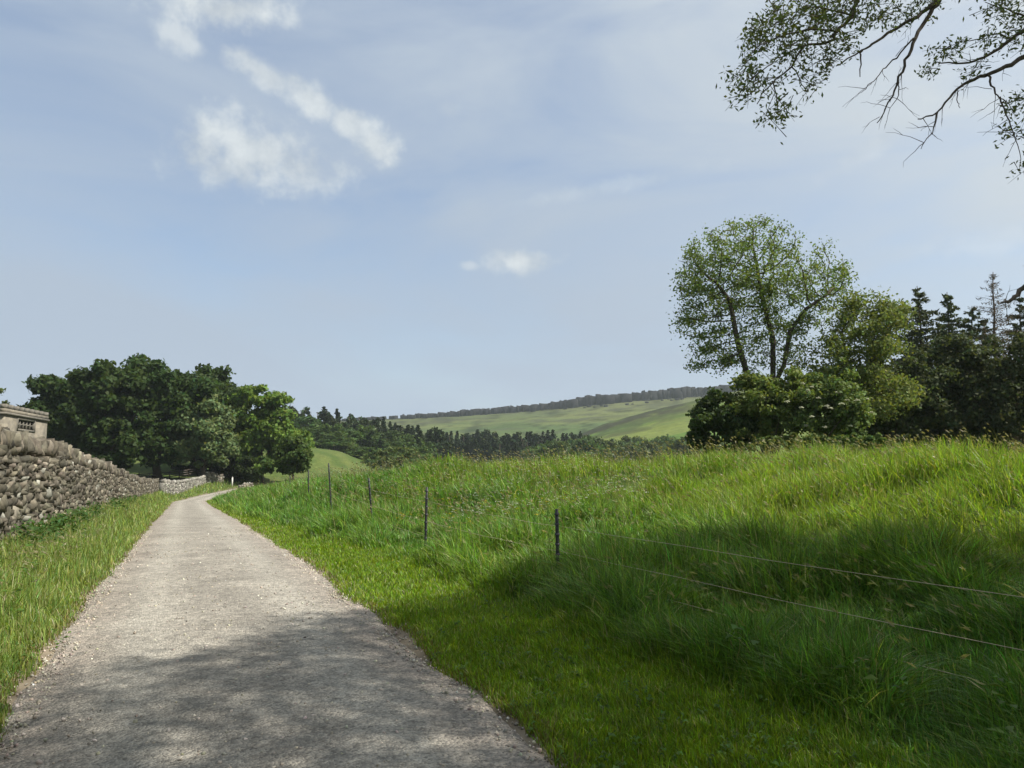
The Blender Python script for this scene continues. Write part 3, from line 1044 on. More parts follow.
def skeleton_mesh(acc, P, par, r0=0.02, ex=2.3, rmax=None, minr=0.0, sides_big=8):
    n = len(P)
    R = np.zeros(n); ch = [[] for _ in range(n)]
    for i_ in range(n):
        if par[i_] >= 0: ch[par[i_]].append(i_)
    acc_r = np.zeros(n)
    for i_ in range(n - 1, -1, -1):
        if not ch[i_]: acc_r[i_] = r0 ** ex
        R[i_] = acc_r[i_] ** (1 / ex)
        if par[i_] >= 0: acc_r[par[i_]] += acc_r[i_]
    if rmax is not None:
        sc_ = rmax / R[0]
        R = np.where(R > r0 * 2, r0 * 2 + (R - r0 * 2) * (rmax - r0 * 2) / max(R[0] - r0 * 2, 1e-6), R)
    stack = [0]
    starts = [(0, None)]
    while starts:
        i_, pre = starts.pop()
        chain = [] if pre is None else [pre]
        c_ = i_
        while True:
            chain.append(c_)
            if not ch[c_]: break
            nx = max(ch[c_], key=lambda q: R[q])
            for o_ in ch[c_]:
                if o_ != nx: starts.append((o_, c_))
            c_ = nx
        if len(chain) >= 2:
            Rr = R[chain].copy()
            if pre is not None: Rr[0] = min(Rr[0], Rr[1] * 1.15)
            Rr[-1] *= 0.6
            if Rr.max() > minr:
                big_ = Rr.max()
                tube(acc, P[chain], Rr, sides_big if big_ > 0.08 else (5 if big_ > 0.03 else 3))
    return R, ch


def ell_points(n, C, R):
    """points in ellipsoids list"""
    C = np.asarray(C, float); R = np.asarray(R, float)
    vol = R.prod(1); pr = vol / vol.sum()
    k = rng.choice(len(C), n, p=pr)
    d = norm(rng.normal(0, 1, (n, 3))) * (rng.random((n, 1)) ** (1 / 2.2))
    return C[k] + d * R[k]


def open_tree(name, label, cat, base, init, C, R, nattr, step, leafcol, leaf=(0.2, 0.12), nleaf=20000, spread=0.45,
              r0=0.022, rmax=0.3, di=4.0, dk=0.7, group=None, upleaf=0.5, mat=None, bark=None, keep=None, trop=(0, 0, 0.12), twig_r=1.9, clus=0.9):
    root = empty(name, base, label, cat, group)
    org = np.array(base, float)
    A = ell_points(nattr, C, R)
    if keep is not None: A = A[keep(A)]
    P, par = colonize(init, A, step, di, dk, trop)
    acc = Acc()
    Rr, ch = skeleton_mesh(acc, P, par, r0, 2.3, rmax)
    acc.build('trunk', bark or M_bark, root, True, org)
    tw = np.where(Rr < r0 * twig_r)[0]
    wgt = rng.lognormal(0, clus, len(tw)); k = rng.choice(tw, nleaf, p=wgt / wgt.sum())
    t = rng.random((nleaf, 1))
    pp = P[k] * t + P[np.maximum(par[k], 0)] * (1 - t)
    # leaf bunches: a few centres per twig so that gaps remain
    off = rng.normal(0, 1, (nleaf, 3)) * spread * np.array([1, 1, 0.7])
    pp = pp + off
    if keep is not None:
        kk = keep(pp); pp = pp[kk]
    n = len(pp)
    nn = norm(rng.normal(0, 1, (n, 3)) + np.array([0, 0, upleaf]))
    ac2 = Acc()
    leaf_quads(ac2, pp, nn, leaf[0] * rng.uniform(0.7, 1.3, n), leaf[1] * rng.uniform(0.7, 1.3, n), leaf_cols(n, leafcol))
    ac2.build('crown', mat or M_leaf, root, False, org)
    return root, P, par, Rr


# ---- tall ash on the right
D = 46.0
pxm = D / F


def E(px, py, D_, rx, ry, rz=None, dy=0.0):
    c = at(px, py, D_ + dy)
    k = (D_ + dy) / F
    return c, (rx * k, (rz if rz is not None else rx) * k, ry * k)


def ells(lst):
    c = np.array([q[0] for q in lst]); r = np.array([q[1] for q in lst])
    return c, r


b = at(764, 440, D)
base = np.array([b[0], b[1], Hs(b[0], b[1])])
stems = [[base, at(764, 425, D), at(756, 400, D), at(749, 380, D), at(737, 340, D - .4), at(730, 301, D - .6), at(716, 282, D - 1)],
         [at(764, 425, D), at(773, 376, D + .2), at(773, 339, D + .4), at(764, 305, D + .6), at(757, 268, D + .8)],
         [at(770, 395, D + .1), at(784, 365, D - .2), at(790, 331, D - .5), at(806, 309, D - .8), at(828, 294, D - 1)]]
C, R = ells([E(742, 272, D, 73, 56, 62), E(812, 285, D, 46, 46, 50), E(706, 312, D, 38, 52, 44), E(760, 250, D, 40, 38, 40), E(770, 330, D, 60, 30, 40), E(722, 352, D, 42, 26, 34), E(765, 352, D, 50, 26, 36), E(838, 300, D, 26, 32, 30), E(690, 300, D, 22, 40, 30)])
open_tree('ash_tree', 'tall airy ash with several stems, highest tree on the right behind the meadow', 'tree', base, stems, C, R, 2300, 0.36,
          (0.125, 0.168, 0.046), (0.175, 0.105), 23000, 0.28, 0.018, 0.25, 4.0, 0.55, clus=0.85)

# ---- lighter tree beside it
D = 44.0
b = at(850, 440, D); base = np.array([b[0], b[1], Hs(b[0], b[1])])
stems = [[base, at(852, 400, D), at(860, 375, D), at(880, 350, D), at(893, 325, D)], [at(852, 400, D), at(846, 360, D + .3), at(842, 330, D + .4)]]
C, R = ells([E(868, 335, D, 42, 42, 44), E(845, 365, D, 46, 40, 44), E(888, 325, D, 26, 34, 30), E(880, 395, D, 42, 26, 36)])
open_tree('young_ash_tree', 'shorter leafy tree with bright green leaves just right of the tall ash', 'tree', base, stems, C, R, 950, 0.38,
          (0.150, 0.205, 0.060), (0.185, 0.115), 21000, 0.34, 0.018, 0.16, 4.0, 0.7)


# ---- dense leafy crowns
def dense_crown(acc, C, R, nsub, nleaf, leaf, col, shell=0.5, subr=(0.26, 0.42), v=0.22, up=0.35, org=None, flat=0.75):
    C = np.asarray(C, float); R = np.asarray(R, float)
    area = (R[:, 0] * R[:, 2]); pr = area / area.sum()
    k = rng.choice(len(C), nsub, p=pr)
    d = norm(rng.normal(0, 1, (nsub, 3)))
    d[:, 2] = np.where(d[:, 2] < -0.9, -d[:, 2], d[:, 2])
    rad_ = rng.uniform(shell, 0.98, (nsub, 1))
    sc = C[k] + d * R[k] * rad_
    mr = R[k].min(1)
    sr = mr * rng.uniform(subr[0], subr[1], nsub)
    tint = rng.uniform(0.8, 1.2, nsub)
    kk = rng.choice(nsub, nleaf, p=sr ** 2 / (sr ** 2).sum())
    dd = norm(rng.normal(0, 1, (nleaf, 3)) + np.array([0, 0, 0.25]))
    rr_ = rng.random((nleaf, 1)) ** 0.4
    rr_ = rr_ * rng.uniform(0.7, 1.35, (nleaf, 1))
    P = sc[kk] + dd * sr[kk][:, None] * rr_ * np.array([1, 1, flat])
    nn = norm(dd * 0.8 + rng.normal(0, 0.75, (nleaf, 3)) + np.array([0, 0, up]))
    L = leaf * rng.uniform(0.6, 1.35, nleaf)
    cc = leaf_cols(nleaf, col, v) * tint[kk][:, None]
    leaf_quads(acc, P, nn, L, L * 0.7, cc)
    return sc, sr


def dense_tree(name, label, cat, base, C, R, nsub, nleaf, leaf, col, trunk_r=0.35, group=None, nlimb=9, mat=None, subr=(0.26, 0.42), shell=0.5, forks=None, link_root=True):
    root = empty(name, base, label, cat, group)
    org = np.array(base, float)
    ac = Acc()
    sc, sr = dense_crown(ac, C, R, nsub, nleaf, leaf, col, subr=subr, shell=shell)
    C = np.asarray(C, float)
    tk = Acc()
    top = C[np.argmax(np.asarray(R)[:, 2] * np.asarray(R)[:, 0])].copy()
    fork = org + (top - org) * np.array([0.6, 0.6, 0.42])
    wob = rng.normal(0, 0.06, (7, 3)) * trunk_r * 3
    pl = np.array([org + (fork - org) * t + wob[q] * (t > 0) for q, t in enumerate(np.linspace(0, 1, 7))])
    rr_ = trunk_r * (1.25 - 0.55 * np.linspace(0, 1, 7)); rr_[0] *= 1.35
    tube(tk, pl, rr_, 9)
    ids = rng.choice(len(sc), min(nlimb, len(sc)), replace=False)
    for q in ids:
        st = pl[rng.integers(3, 7)]
        e_ = sc[q]
        mid_ = st * 0.45 + e_ * 0.55 + np.array([0, 0, 0.12 * np.linalg.norm(e_ - st)]) + rng.normal(0, 0.2, 3)
        tt = np.linspace(0, 1, 7)[:, None]
        cv = (1 - tt) ** 2 * st + 2 * tt * (1 - tt) * mid_ + tt ** 2 * e_
        tube(tk, cv, trunk_r * (0.5 - 0.42 * tt[:, 0]), 5)
    tk.build('trunk', M_bark, root, True, org)
    ac.build('crown', mat or M_leaf, root, False, org)
    return root


def ground_at(px, D_):
    p = at(px, 470, D_)
    return np.array([p[0], p[1], Hs(p[0], p[1])])


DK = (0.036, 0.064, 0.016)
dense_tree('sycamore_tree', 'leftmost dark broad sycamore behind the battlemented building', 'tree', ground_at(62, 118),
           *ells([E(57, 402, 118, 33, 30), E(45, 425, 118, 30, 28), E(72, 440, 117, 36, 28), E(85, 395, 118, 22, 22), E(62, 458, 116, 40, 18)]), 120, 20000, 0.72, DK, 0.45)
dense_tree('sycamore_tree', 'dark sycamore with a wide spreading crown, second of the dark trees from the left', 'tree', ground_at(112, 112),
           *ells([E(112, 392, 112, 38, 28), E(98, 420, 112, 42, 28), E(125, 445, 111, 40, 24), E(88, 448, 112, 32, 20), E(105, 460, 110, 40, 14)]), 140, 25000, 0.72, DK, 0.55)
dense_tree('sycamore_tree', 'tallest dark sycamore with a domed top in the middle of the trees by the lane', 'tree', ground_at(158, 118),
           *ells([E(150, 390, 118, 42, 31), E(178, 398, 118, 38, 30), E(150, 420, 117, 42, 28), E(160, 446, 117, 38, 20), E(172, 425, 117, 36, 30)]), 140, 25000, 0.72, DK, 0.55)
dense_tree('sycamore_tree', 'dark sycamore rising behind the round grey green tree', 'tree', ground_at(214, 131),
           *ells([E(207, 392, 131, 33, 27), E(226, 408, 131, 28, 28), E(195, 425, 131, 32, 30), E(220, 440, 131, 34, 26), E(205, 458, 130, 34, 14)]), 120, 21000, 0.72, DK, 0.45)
dense_tree('round_tree', 'round grey green tree in front of the dark sycamores near the lane end', 'tree', ground_at(204, 117),
           *ells([E(204, 430, 117, 33, 31), E(194, 447, 117, 29, 22), E(216, 447, 117, 26, 22), E(204, 460, 116, 24, 10)]), 170, 24000, 0.52, (0.112, 0.146, 0.060), 0.3, subr=(0.2, 0.32))
dense_tree('lime_tree', 'bright green tree with twin rounded tops at the right of the dark trees', 'tree', ground_at(262, 127),
           *ells([E(250, 411, 127, 26, 27), E(277, 417, 127, 24, 28), E(262, 440, 127, 38, 28), E(289, 447, 127, 24, 26), E(240, 450, 127, 24, 24), E(266, 462, 126, 40, 14)]), 190, 29000, 0.6, (0.104, 0.160, 0.028), 0.4, subr=(0.2, 0.34))
dense_tree('hawthorn_bush', 'low dark bush at the foot of the bright twin topped tree', 'bush', ground_at(293, 102),
           *ells([E(294, 456, 102, 20, 18), E(278, 464, 102, 20, 13)]), 60, 7000, 0.42, (0.052, 0.085, 0.02), 0.14)
dense_tree('hawthorn_bush', 'added dark bush standing in for tree shadow at the lane end behind the pale post', 'bush', ground_at(236, 124),
           *ells([E(232, 473, 124, 18, 13), E(248, 470, 122, 16, 14)]), 60, 7000, 0.45, (0.03, 0.052, 0.014), 0.14)  # added bush, its dark leaf colour stands for shadow under the trees
dense_tree('distant_tree', 'small treetop showing above the building at the very left edge', 'tree', ground_at(0, 140),
           *ells([E(1, 399, 140, 11, 14), E(-18, 405, 140, 14, 16), E(-8, 430, 140, 26, 28)]), 50, 7000, 0.6, (0.075, 0.11, 0.03), 0.3)

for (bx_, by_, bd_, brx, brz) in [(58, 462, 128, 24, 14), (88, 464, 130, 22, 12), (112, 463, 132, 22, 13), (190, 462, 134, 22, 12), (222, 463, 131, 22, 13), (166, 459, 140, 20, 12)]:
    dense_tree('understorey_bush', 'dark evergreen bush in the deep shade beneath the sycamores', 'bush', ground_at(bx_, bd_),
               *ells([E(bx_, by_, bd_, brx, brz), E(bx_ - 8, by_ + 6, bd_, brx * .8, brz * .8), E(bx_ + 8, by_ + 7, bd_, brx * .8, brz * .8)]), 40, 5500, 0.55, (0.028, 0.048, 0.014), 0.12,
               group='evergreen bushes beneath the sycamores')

# right-hand thicket
dense_tree('hawthorn_bush', 'dark rounded hawthorn at the left foot of the tall ash', 'bush', ground_at(714, 43),
           *ells([E(715, 418, 43, 25, 26), E(704, 430, 43, 19, 20), E(735, 425, 43, 24, 24), E(715, 442, 43, 30, 12)]), 110, 16000, 0.2, (0.045, 0.072, 0.022), 0.12)
dense_tree('elder_bush', 'mid green bush around the ash stems left of the flowering elder', 'bush', ground_at(768, 42.5),
           *ells([E(756, 402, 42.5, 34, 26), E(780, 412, 42.5, 36, 26), E(748, 425, 42.5, 30, 22), E(790, 388, 42.5, 26, 22), E(765, 442, 42.5, 44, 14)]), 130, 19000, 0.19, (0.120, 0.170, 0.042), 0.12)
r_ = dense_tree('elder_bush', 'elder bush with creamy white flower heads below the shorter leafy tree', 'bush', ground_at(822, 42),
                *ells([E(815, 406, 42, 38, 28), E(845, 418, 42, 36, 26), E(800, 425, 42, 30, 20), E(826, 388, 42, 30, 22), E(825, 440, 42, 46, 14)]), 140, 20000, 0.19, (0.118, 0.165, 0.048), 0.12)
org = np.array(r_.location)
for (fx, fy) in [(801, 386), (806, 391), (812, 389), (818, 398), (826, 404), (834, 408), (842, 403), (846, 399), (856, 401), (862, 405), (870, 412), (800, 408), (812, 416),
                 (806, 424), (836, 392), (790, 399), (858, 414), (848, 424), (822, 428), (868, 401)]:
    c0 = at(fx + rng.normal(0, 1.5), fy + rng.normal(0, 1.5), 40.2 + rng.uniform(-0.3, 0.3))
    ac = Acc()
    sz_ = rng.uniform(0.09, 0.15)
    for q in range(40):
        rr_ = rng.random() ** 0.5 * sz_; th = rng.uniform(0, 6.28)
        p = c0 + np.array([math.cos(th) * rr_, math.sin(th) * rr_, 0.05 - rr_ * 0.3 + rng.normal(0, 0.02)])
        leaf_quads(ac, p[None], norm(np.array([[rng.normal(0, .4), rng.normal(0, .4) - .3, 1]])), 0.085, 0.07, np.array([[0.42, 0.43, 0.30]]))
    ac.build('flower_head', M_flower, r_, False, org)
dense_tree('bramble_bush', 'low bramble clump in the long grass at the foot of the flowering elder', 'bush', ground_at(800, 37),
           *ells([E(790, 443, 37, 36, 9), E(815, 444, 37, 30, 9), E(765, 445, 37, 26, 8)]), 60, 6500, 0.16, (0.09, 0.13, 0.036), 0.06, nlimb=4)
dense_tree('bramble_bush', 'low bramble clump in the long grass under the shorter leafy tree', 'bush', ground_at(858, 37),
           *ells([E(850, 443, 37, 34, 9), E(878, 444, 37, 30, 9)]), 50, 5500, 0.16, (0.085, 0.125, 0.036), 0.06, nlimb=4)
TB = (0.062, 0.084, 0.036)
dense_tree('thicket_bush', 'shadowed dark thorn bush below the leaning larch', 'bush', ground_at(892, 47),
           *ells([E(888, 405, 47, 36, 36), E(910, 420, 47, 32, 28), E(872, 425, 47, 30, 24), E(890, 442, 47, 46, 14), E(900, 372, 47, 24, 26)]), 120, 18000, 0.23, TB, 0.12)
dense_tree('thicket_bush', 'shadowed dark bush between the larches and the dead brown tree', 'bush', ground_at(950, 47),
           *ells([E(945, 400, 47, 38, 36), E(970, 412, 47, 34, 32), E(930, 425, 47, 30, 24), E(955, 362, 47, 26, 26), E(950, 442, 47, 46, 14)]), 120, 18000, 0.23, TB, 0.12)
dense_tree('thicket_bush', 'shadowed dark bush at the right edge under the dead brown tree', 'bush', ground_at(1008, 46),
           *ells([E(1004, 398, 46, 38, 36), E(1035, 405, 46, 38, 40), E(990, 422, 46, 30, 24), E(1010, 442, 46, 50, 14), E(1015, 356, 46, 34, 28), E(985, 368, 46, 26, 24)]), 130, 20000, 0.23, TB, 0.12)


# ---- conifers
def conifer(tk, cr, base, top, rb, tr, nlev, col, leaf=(0.28, 0.07), per=26, z0=0.12, droop=0.25, gap=0.0, nbr=6, up=0.0, taper=0.9, lw=1.0):
    base = np.asarray(base, float); top = np.asarray(top, float)
    Hh = np.linalg.norm(top - base)
    m_ = 12
    tt = np.linspace(0, 1, m_)
    ctr = base + (top - base) * tt[:, None] + rng.normal(0, 0.012, (m_, 3)) * Hh * 0.4 * (tt * (1 - tt) * 4)[:, None]
    tube(tk, ctr, tr * (1.05 - tt) + 0.015, 7)
    for lv in range(nlev):
        for b_ in range(nbr):
            if rng.random() < gap: continue
            t = min(z0 + (1 - z0) * (lv + rng.random() * 1.3) / nlev, 0.985)
            o_ = np.array([np.interp(t, tt, ctr[:, q]) for q in range(3)])
            Lb = rb * (1 - t) ** taper + 0.12
            a = rng.uniform(0, 6.28)
            L = Lb * rng.uniform(0.45, 1.2)
            d = np.array([math.cos(a), math.sin(a), 0.25 * t + up + rng.normal(0, 0.1)])
            q = np.linspace(0, 1, 6)[:, None]
            bp = o_ + d * L * q + np.array([0, 0, -droop * L]) * q ** 2 + np.array([0, 0, 0.10 * L]) * np.clip(q - 0.7, 0, 1)
            tube(tk, bp, (0.012 + 0.018 * L / max(rb, 0.1)) * lw * (1.05 - q[:, 0]), 3)
            n = max(3, int(per * L / rb))
            if col is None: continue
            f = rng.random(n) ** 0.75
            pp = np.stack([np.interp(f, q[:, 0], bp[:, k3]) for k3 in range(3)], -1)
            side = norm(np.cross(d, [0, 0, 1.0]))
            pp = pp + side * rng.normal(0, 0.16 * L, (n, 1)) * (1.1 - f)[:, None] + np.array([0, 0, -1]) * np.abs(rng.normal(0, 0.05 * L + 0.04, (n, 1)))
            nn = norm(rng.normal(0, 0.7, (n, 3)) + np.array([0, 0, 0.8]))
            leaf_quads(cr, pp, nn, leaf[0] * rng.uniform(0.6, 1.4, n), leaf[1] * rng.uniform(0.7, 1.3, n), leaf_cols(n, col, 0.3))


def conifer_tree(name, label, px, ptop, D_, rb, col, group=None, lean=0.0, tr=0.16, nlev=34, leaf=(0.36, 0.16), per=75, bark=None, cname='crown', tw=1.0, **kw):
    b = ground_at(px, D_)
    t_ = at(px + lean, ptop, D_)
    root = empty(name, b, label, 'tree', group)
    tk, cr = Acc(), Acc()
    conifer(tk, cr, b, t_, rb, tr, nlev, col, leaf, per, lw=tw, **kw)
    tk.build('trunk', bark or M_bark, root, True, b)
    if cr.V: cr.build(cname, M_needle, root, False, b)
    return root


LC = (0.085, 0.104, 0.052)
SPC = (0.062, 0.080, 0.042)
KW = dict(droop=0.12, gap=0.2, nlev=34, nbr=7, taper=0.72, up=0.05, leaf=(0.27, 0.10))
conifer_tree('larch_tree', 'thin leaning larch, leftmost conifer of the right hand trees', 934, 286, 51, 4.0, LC, lean=-17, z0=0.12, per=230, **KW)
conifer_tree('larch_tree', 'slim feathery larch standing between the leaning larch and the small spruce', 955, 292, 52, 3.9, LC, lean=-8, z0=0.12, per=230, **KW)
conifer_tree('spruce_tree', 'short dark spruce just left of the dead brown conifer', 972, 306, 55, 4.2, SPC, z0=0.08, per=220, **KW)
conifer_tree('dead_larch', 'bare brownish conifer with thin twigs, tallest at the right edge', 996, 272, 49, 4.6, (0.085, 0.064, 0.046), lean=-3, droop=0.05, gap=0.2, z0=0.12, nlev=36, nbr=8, per=90, up=0.1,
             leaf=(0.32, 0.04), bark=M_bark_dead, cname='dead_twigs', tr=0.17, taper=0.85)
conifer_tree('spruce_tree', 'broad dark spruce at the right edge behind the dead brown conifer', 1020, 296, 56, 4.4, SPC, z0=0.05, per=240, **KW)
conifer_tree('spruce_tree', 'dark spruce filling the gap behind the larches', 912, 322, 58, 4.0, SPC, z0=0.05, per=230, **KW)
conifer_tree('spruce_tree', 'dark spruce behind the thicket, third from the right edge', 944, 328, 59, 4.2, SPC, z0=0.05, per=230, **KW)
conifer_tree('spruce_tree', 'dark spruce hidden to its waist behind the small spruce', 984, 318, 60, 4.4, SPC, z0=0.05, per=230, **KW)
conifer_tree('spruce_tree', 'dark spruce cut off by the right edge of the picture', 1065, 290, 55, 4.4, SPC, z0=0.05, per=230, **KW)

# ------------------------------------------------------------------ far woods: a few kinds, copied tree by tree
def proto_round(h, w, col, seed):
    tk, cr = Acc(), Acc()
    C = [(0, 0, h * 0.62)]; R = [(w * 0.5, w * 0.5, h * 0.36)]
    for q in range(3):
        a = rng.uniform(0, 6.28)
        C.append((math.cos(a) * w * 0.22, math.sin(a) * w * 0.22, h * rng.uniform(0.4, 0.7))); R.append((w * 0.33, w * 0.33, h * 0.26))
    C.append((0, 0, h * 0.32)); R.append((w * 0.4, w * 0.4, h * 0.25))
    dense_crown(cr, C, R, 34, 1900, h * 0.075, col, subr=(0.28, 0.44))
    tube(tk, [(0, 0, -0.5), (0.1, 0, h * 0.3), (0, 0.1, h * 0.6)], [h * 0.025, h * 0.02, h * 0.01], 6)
    for q in range(5):
        a = rng.uniform(0, 6.28)
        tube(tk, [(0, 0, h * 0.3), (math.cos(a) * w * 0.2, math.sin(a) * w * 0.2, h * 0.5), (math.cos(a) * w * 0.35, math.sin(a) * w * 0.35, h * 0.65)], [h * 0.012, h * 0.008, h * 0.003], 4)
    return make_mesh('trunk', np.concatenate(tk.V), [np.concatenate(tk.Q), np.concatenate(tk.T)], None, True), \
        make_mesh('crown', np.concatenate(cr.V), [np.concatenate(cr.Q)], np.concatenate(cr.C), False)


def proto_conifer(h, rb, col):
    tk, cr = Acc(), Acc()
    conifer(tk, cr, (0, 0, -0.5), (0, 0, h), rb, h * 0.013, 22, col, (1.0, 0.7), 40, 0.06, 0.22, 0.05, 6, taper=0.7)
    return make_mesh('trunk', np.concatenate(tk.V), [np.concatenate(tk.Q), np.concatenate(tk.T)], None, True), \
        make_mesh('crown', np.concatenate(cr.V), [np.concatenate(cr.Q)], np.concatenate(cr.C), False)


def proto_pine(h, w, col):
    tk, cr = Acc(), Acc()
    C = [(0, 0, h * 0.78), (w * .15, 0, h * 0.6), (-w * .12, w * .1, h * 0.5)]; R = [(w * 0.36, w * 0.36, h * 0.22), (w * .42, w * .42, h * .2), (w * .42, w * .42, h * .22)]
    dense_crown(cr, C, R, 26, 1300, h * 0.075, col, subr=(0.22, 0.36), shell=0.3)
    tube(tk, [(0, 0, -0.5), (0.15, 0, h * 0.5), (0, 0.1, h * 0.93)], [h * 0.02, h * 0.016, h * 0.004], 6)
    return make_mesh('trunk', np.concatenate(tk.V), [np.concatenate(tk.Q), np.concatenate(tk.T)], None, True), \
        make_mesh('crown', np.concatenate(cr.V), [np.concatenate(cr.Q)], np.concatenate(cr.C), False)


PR = {}
PR['round'] = [proto_round(14, 12, (0.060, 0.100, 0.024), 1), proto_round(14, 10, (0.072, 0.115, 0.028), 2), proto_round(14, 13, (0.050, 0.086, 0.023), 3)]
PR['conifer'] = [proto_conifer(14, 3.8, (0.026, 0.042, 0.018)), proto_conifer(14, 3.3, (0.030, 0.046, 0.018)), proto_conifer(14, 4.3, (0.024, 0.038, 0.017))]
PR['pine'] = [proto_pine(14, 8, (0.030, 0.046, 0.018)), proto_pine(14, 7, (0.034, 0.05, 0.019))]
PR['bush'] = [proto_round(5, 6.5, (0.095, 0.13, 0.042), 5), proto_round(5, 6, (0.075, 0.11, 0.034), 6)]
for kd in PR:
    for tm, cm in PR[kd]:
        tm.materials.append(M_bark); cm.materials.append(M_needle if kd in ('conifer', 'pine') else M_leaf)


def plant(kind, name, px, D_, ytop, label, cat, group, hmin=3.0, zfix=None):
    p = at(px, 460, D_)
    z = HT_far(p[0], p[1]) if zfix is None else zfix
    zt = at(px, ytop, D_)[2]
    h = max(zt - z, hmin)
    v = PR[kind][rng.integers(len(PR[kind]))]
    ref = 5.0 if kind == 'bush' else 14.0
    k = h / ref
    root = empty(name, (p[0], p[1], z), label, cat, group, rz=rng.uniform(0, 6.28))
    kx = k * rng.uniform(0.85, 1.15)
    if kind == 'round': kx = max(kx * 1.2, 0.7)
    root.scale = (kx, kx, k)
    for nm_, me in (('trunk', v[0]), ('crown', v[1])):
        o = bpy.data.objects.new(nm_, me); COL.objects.link(o); o.parent = root
    return root


# ------------------------------------------------------------------ far hills
def moor_ridge(a):
    px = 512 + a * F
    y = np.interp(px, [-200, 240, 375, 450, 500, 560, 630, 700, 800, 1024, 1500], [440, 424, 419.5, 416.0, 413.0, 408.0, 400.5, 395, 387, 380, 376])
    return EYE + 1000 * (465 - y) / F


def hill1(a, d):
    t = np.clip((d - 400) / 600.0, 0, 1)
    zr = moor_ridge(a)
    pr = 0.55 * t + 0.45 * t ** 2.0
    z = -4 + (zr + 4) * pr
    z = z - np.clip(d - 1000, 0, None) * 0.02
    x = a * d
    z = z + (fbm(x / 90, d / 90, 301, 4) - 0.5) * 9 * np.sin(np.clip(t, 0, 1) * math.pi)
    return z


def front_ridge(a):
    px = 512 + a * F
    y = np.interp(px, [480, 560, 582, 610, 640, 665, 700, 735, 800, 1024, 1500], [474, 446, 433.5, 422, 413.5, 407.5, 399.5, 391, 383, 374, 366])
    return EYE + 600 * (465 - y) / F


def hill2(a, d):
    t = np.clip((d - 260) / 340.0, 0, 1)
    zr = front_ridge(a)
    pr = 0.7 * t + 0.3 * t * t
    z = -5 + (zr + 5) * pr - np.clip(d - 600, 0, None) * 0.16
    return z + (fbm(a * d / 45, d / 45, 311, 4) - 0.5) * 5 * np.sin(t * math.pi) + (fbm(a * d / 14, d / 14, 312, 3) - 0.5) * 1.6 * t


def HT_far(x, y):
    a = np.array([x / y]); d = np.array([float(y)])
    z = Hs(x, y)
    if y > 260: z = max(z, float(hill2(a, d)[0]) if x / y > 0.0 else z)
    if y > 400: z = max(z, float(hill1(a, d)[0]))
    return z


def hill_mesh(name, fn, a0, a1, d0, d1, na_, nd_, colf, mat):
    a = np.linspace(a0, a1, na_); d = np.linspace(d0, d1, nd_)
    Dg, Ag = np.meshgrid(d, a, indexing='ij')
    z = fn(Ag, Dg)
    V = np.stack([Ag * Dg, Dg, z], -1).reshape(-1, 3)
    i, j = np.meshgrid(np.arange(nd_ - 1), np.arange(na_ - 1), indexing='ij')
    Q = np.stack([i * na_ + j, i * na_ + j + 1, (i + 1) * na_ + j + 1, (i + 1) * na_ + j], -1).reshape(-1, 4)
    o = link(name, make_mesh(name, V, [Q], colf(V[:, 0], V[:, 1]), True), mat)
    return tag(o, kind='structure')


M_moor = simple_mat('moor_grass', (0.1, 0.12, 0.04), 0.95, 0.25, 0.28, 0.05, 0.0, attr=True)


def mcol(x, d):
    n1 = sstep((fbm(x / 130, d / 60, 321, 5) - 0.36) / 0.28)[:, None]
    n2 = sstep((fbm(x / 30, d / 22, 322, 4) - 0.60) / 0.1)[:, None]
    c = np.array([0.058, 0.088, 0.028]) * (1 - n1) + np.array([0.098, 0.116, 0.038]) * n1
    hb = sstep((d - 860) / 120)[:, None]
    c = c * (1 - hb * 0.5) + np.array([0.085, 0.088, 0.042]) * hb * 0.5
    n3 = sstep((fbm(x / 7, d / 22, 325, 3) - 0.56) / 0.08)[:, None]
    n4 = sstep((fbm(x / 45, d / 16, 327, 4) - 0.5) / 0.12)[:, None]
    c = c * (1 - n4 * 0.22) * (1 - n3 * 0.5)
    return c * (1 - n2 * 0.7) + np.array([0.045, 0.050, 0.028]) * n2 * 0.7


def fcol(x, d):
    a = x / d
    n1 = sstep((fbm(x / 50, d / 30, 331, 5) - 0.36) / 0.28)[:, None]
    c = np.array([0.070, 0.118, 0.022]) * (1 - n1) + np.array([0.115, 0.142, 0.034]) * n1
    he = sstep((fbm(x / 22, d / 40, 333, 4) - 0.34) / 0.1) * sstep((d - 470) / 70) * sstep((0.26 - a) / 0.08)
    he = np.clip(he + 0.85 * sstep((fbm(x / 25, d / 35, 335, 4) - 0.52) / 0.08) * sstep((d - 420) / 80), 0, 1)[:, None]
    h2 = sstep((d + 22 * (fbm(x / 20, d / 20, 341, 3) - 0.5) * 2 - 556) / 22) * sstep((0.30 - a) / 0.1)
    he = np.clip(he * 0.6 + h2[:, None] * (0.45 + 0.55 * sstep((fbm(x / 9, d / 12, 343, 3) - 0.35) / 0.2)[:, None]), 0, 0.95)
    return c * (1 - he) + np.array([0.030, 0.032, 0.018]) * he


hill_mesh('hill', hill1, -0.75, 1.5, 395, 1260, 260, 120, mcol, M_moor)
hill_mesh('hill_spur', hill2, -0.06, 1.4, 255, 760, 240, 110, fcol, M_moor)

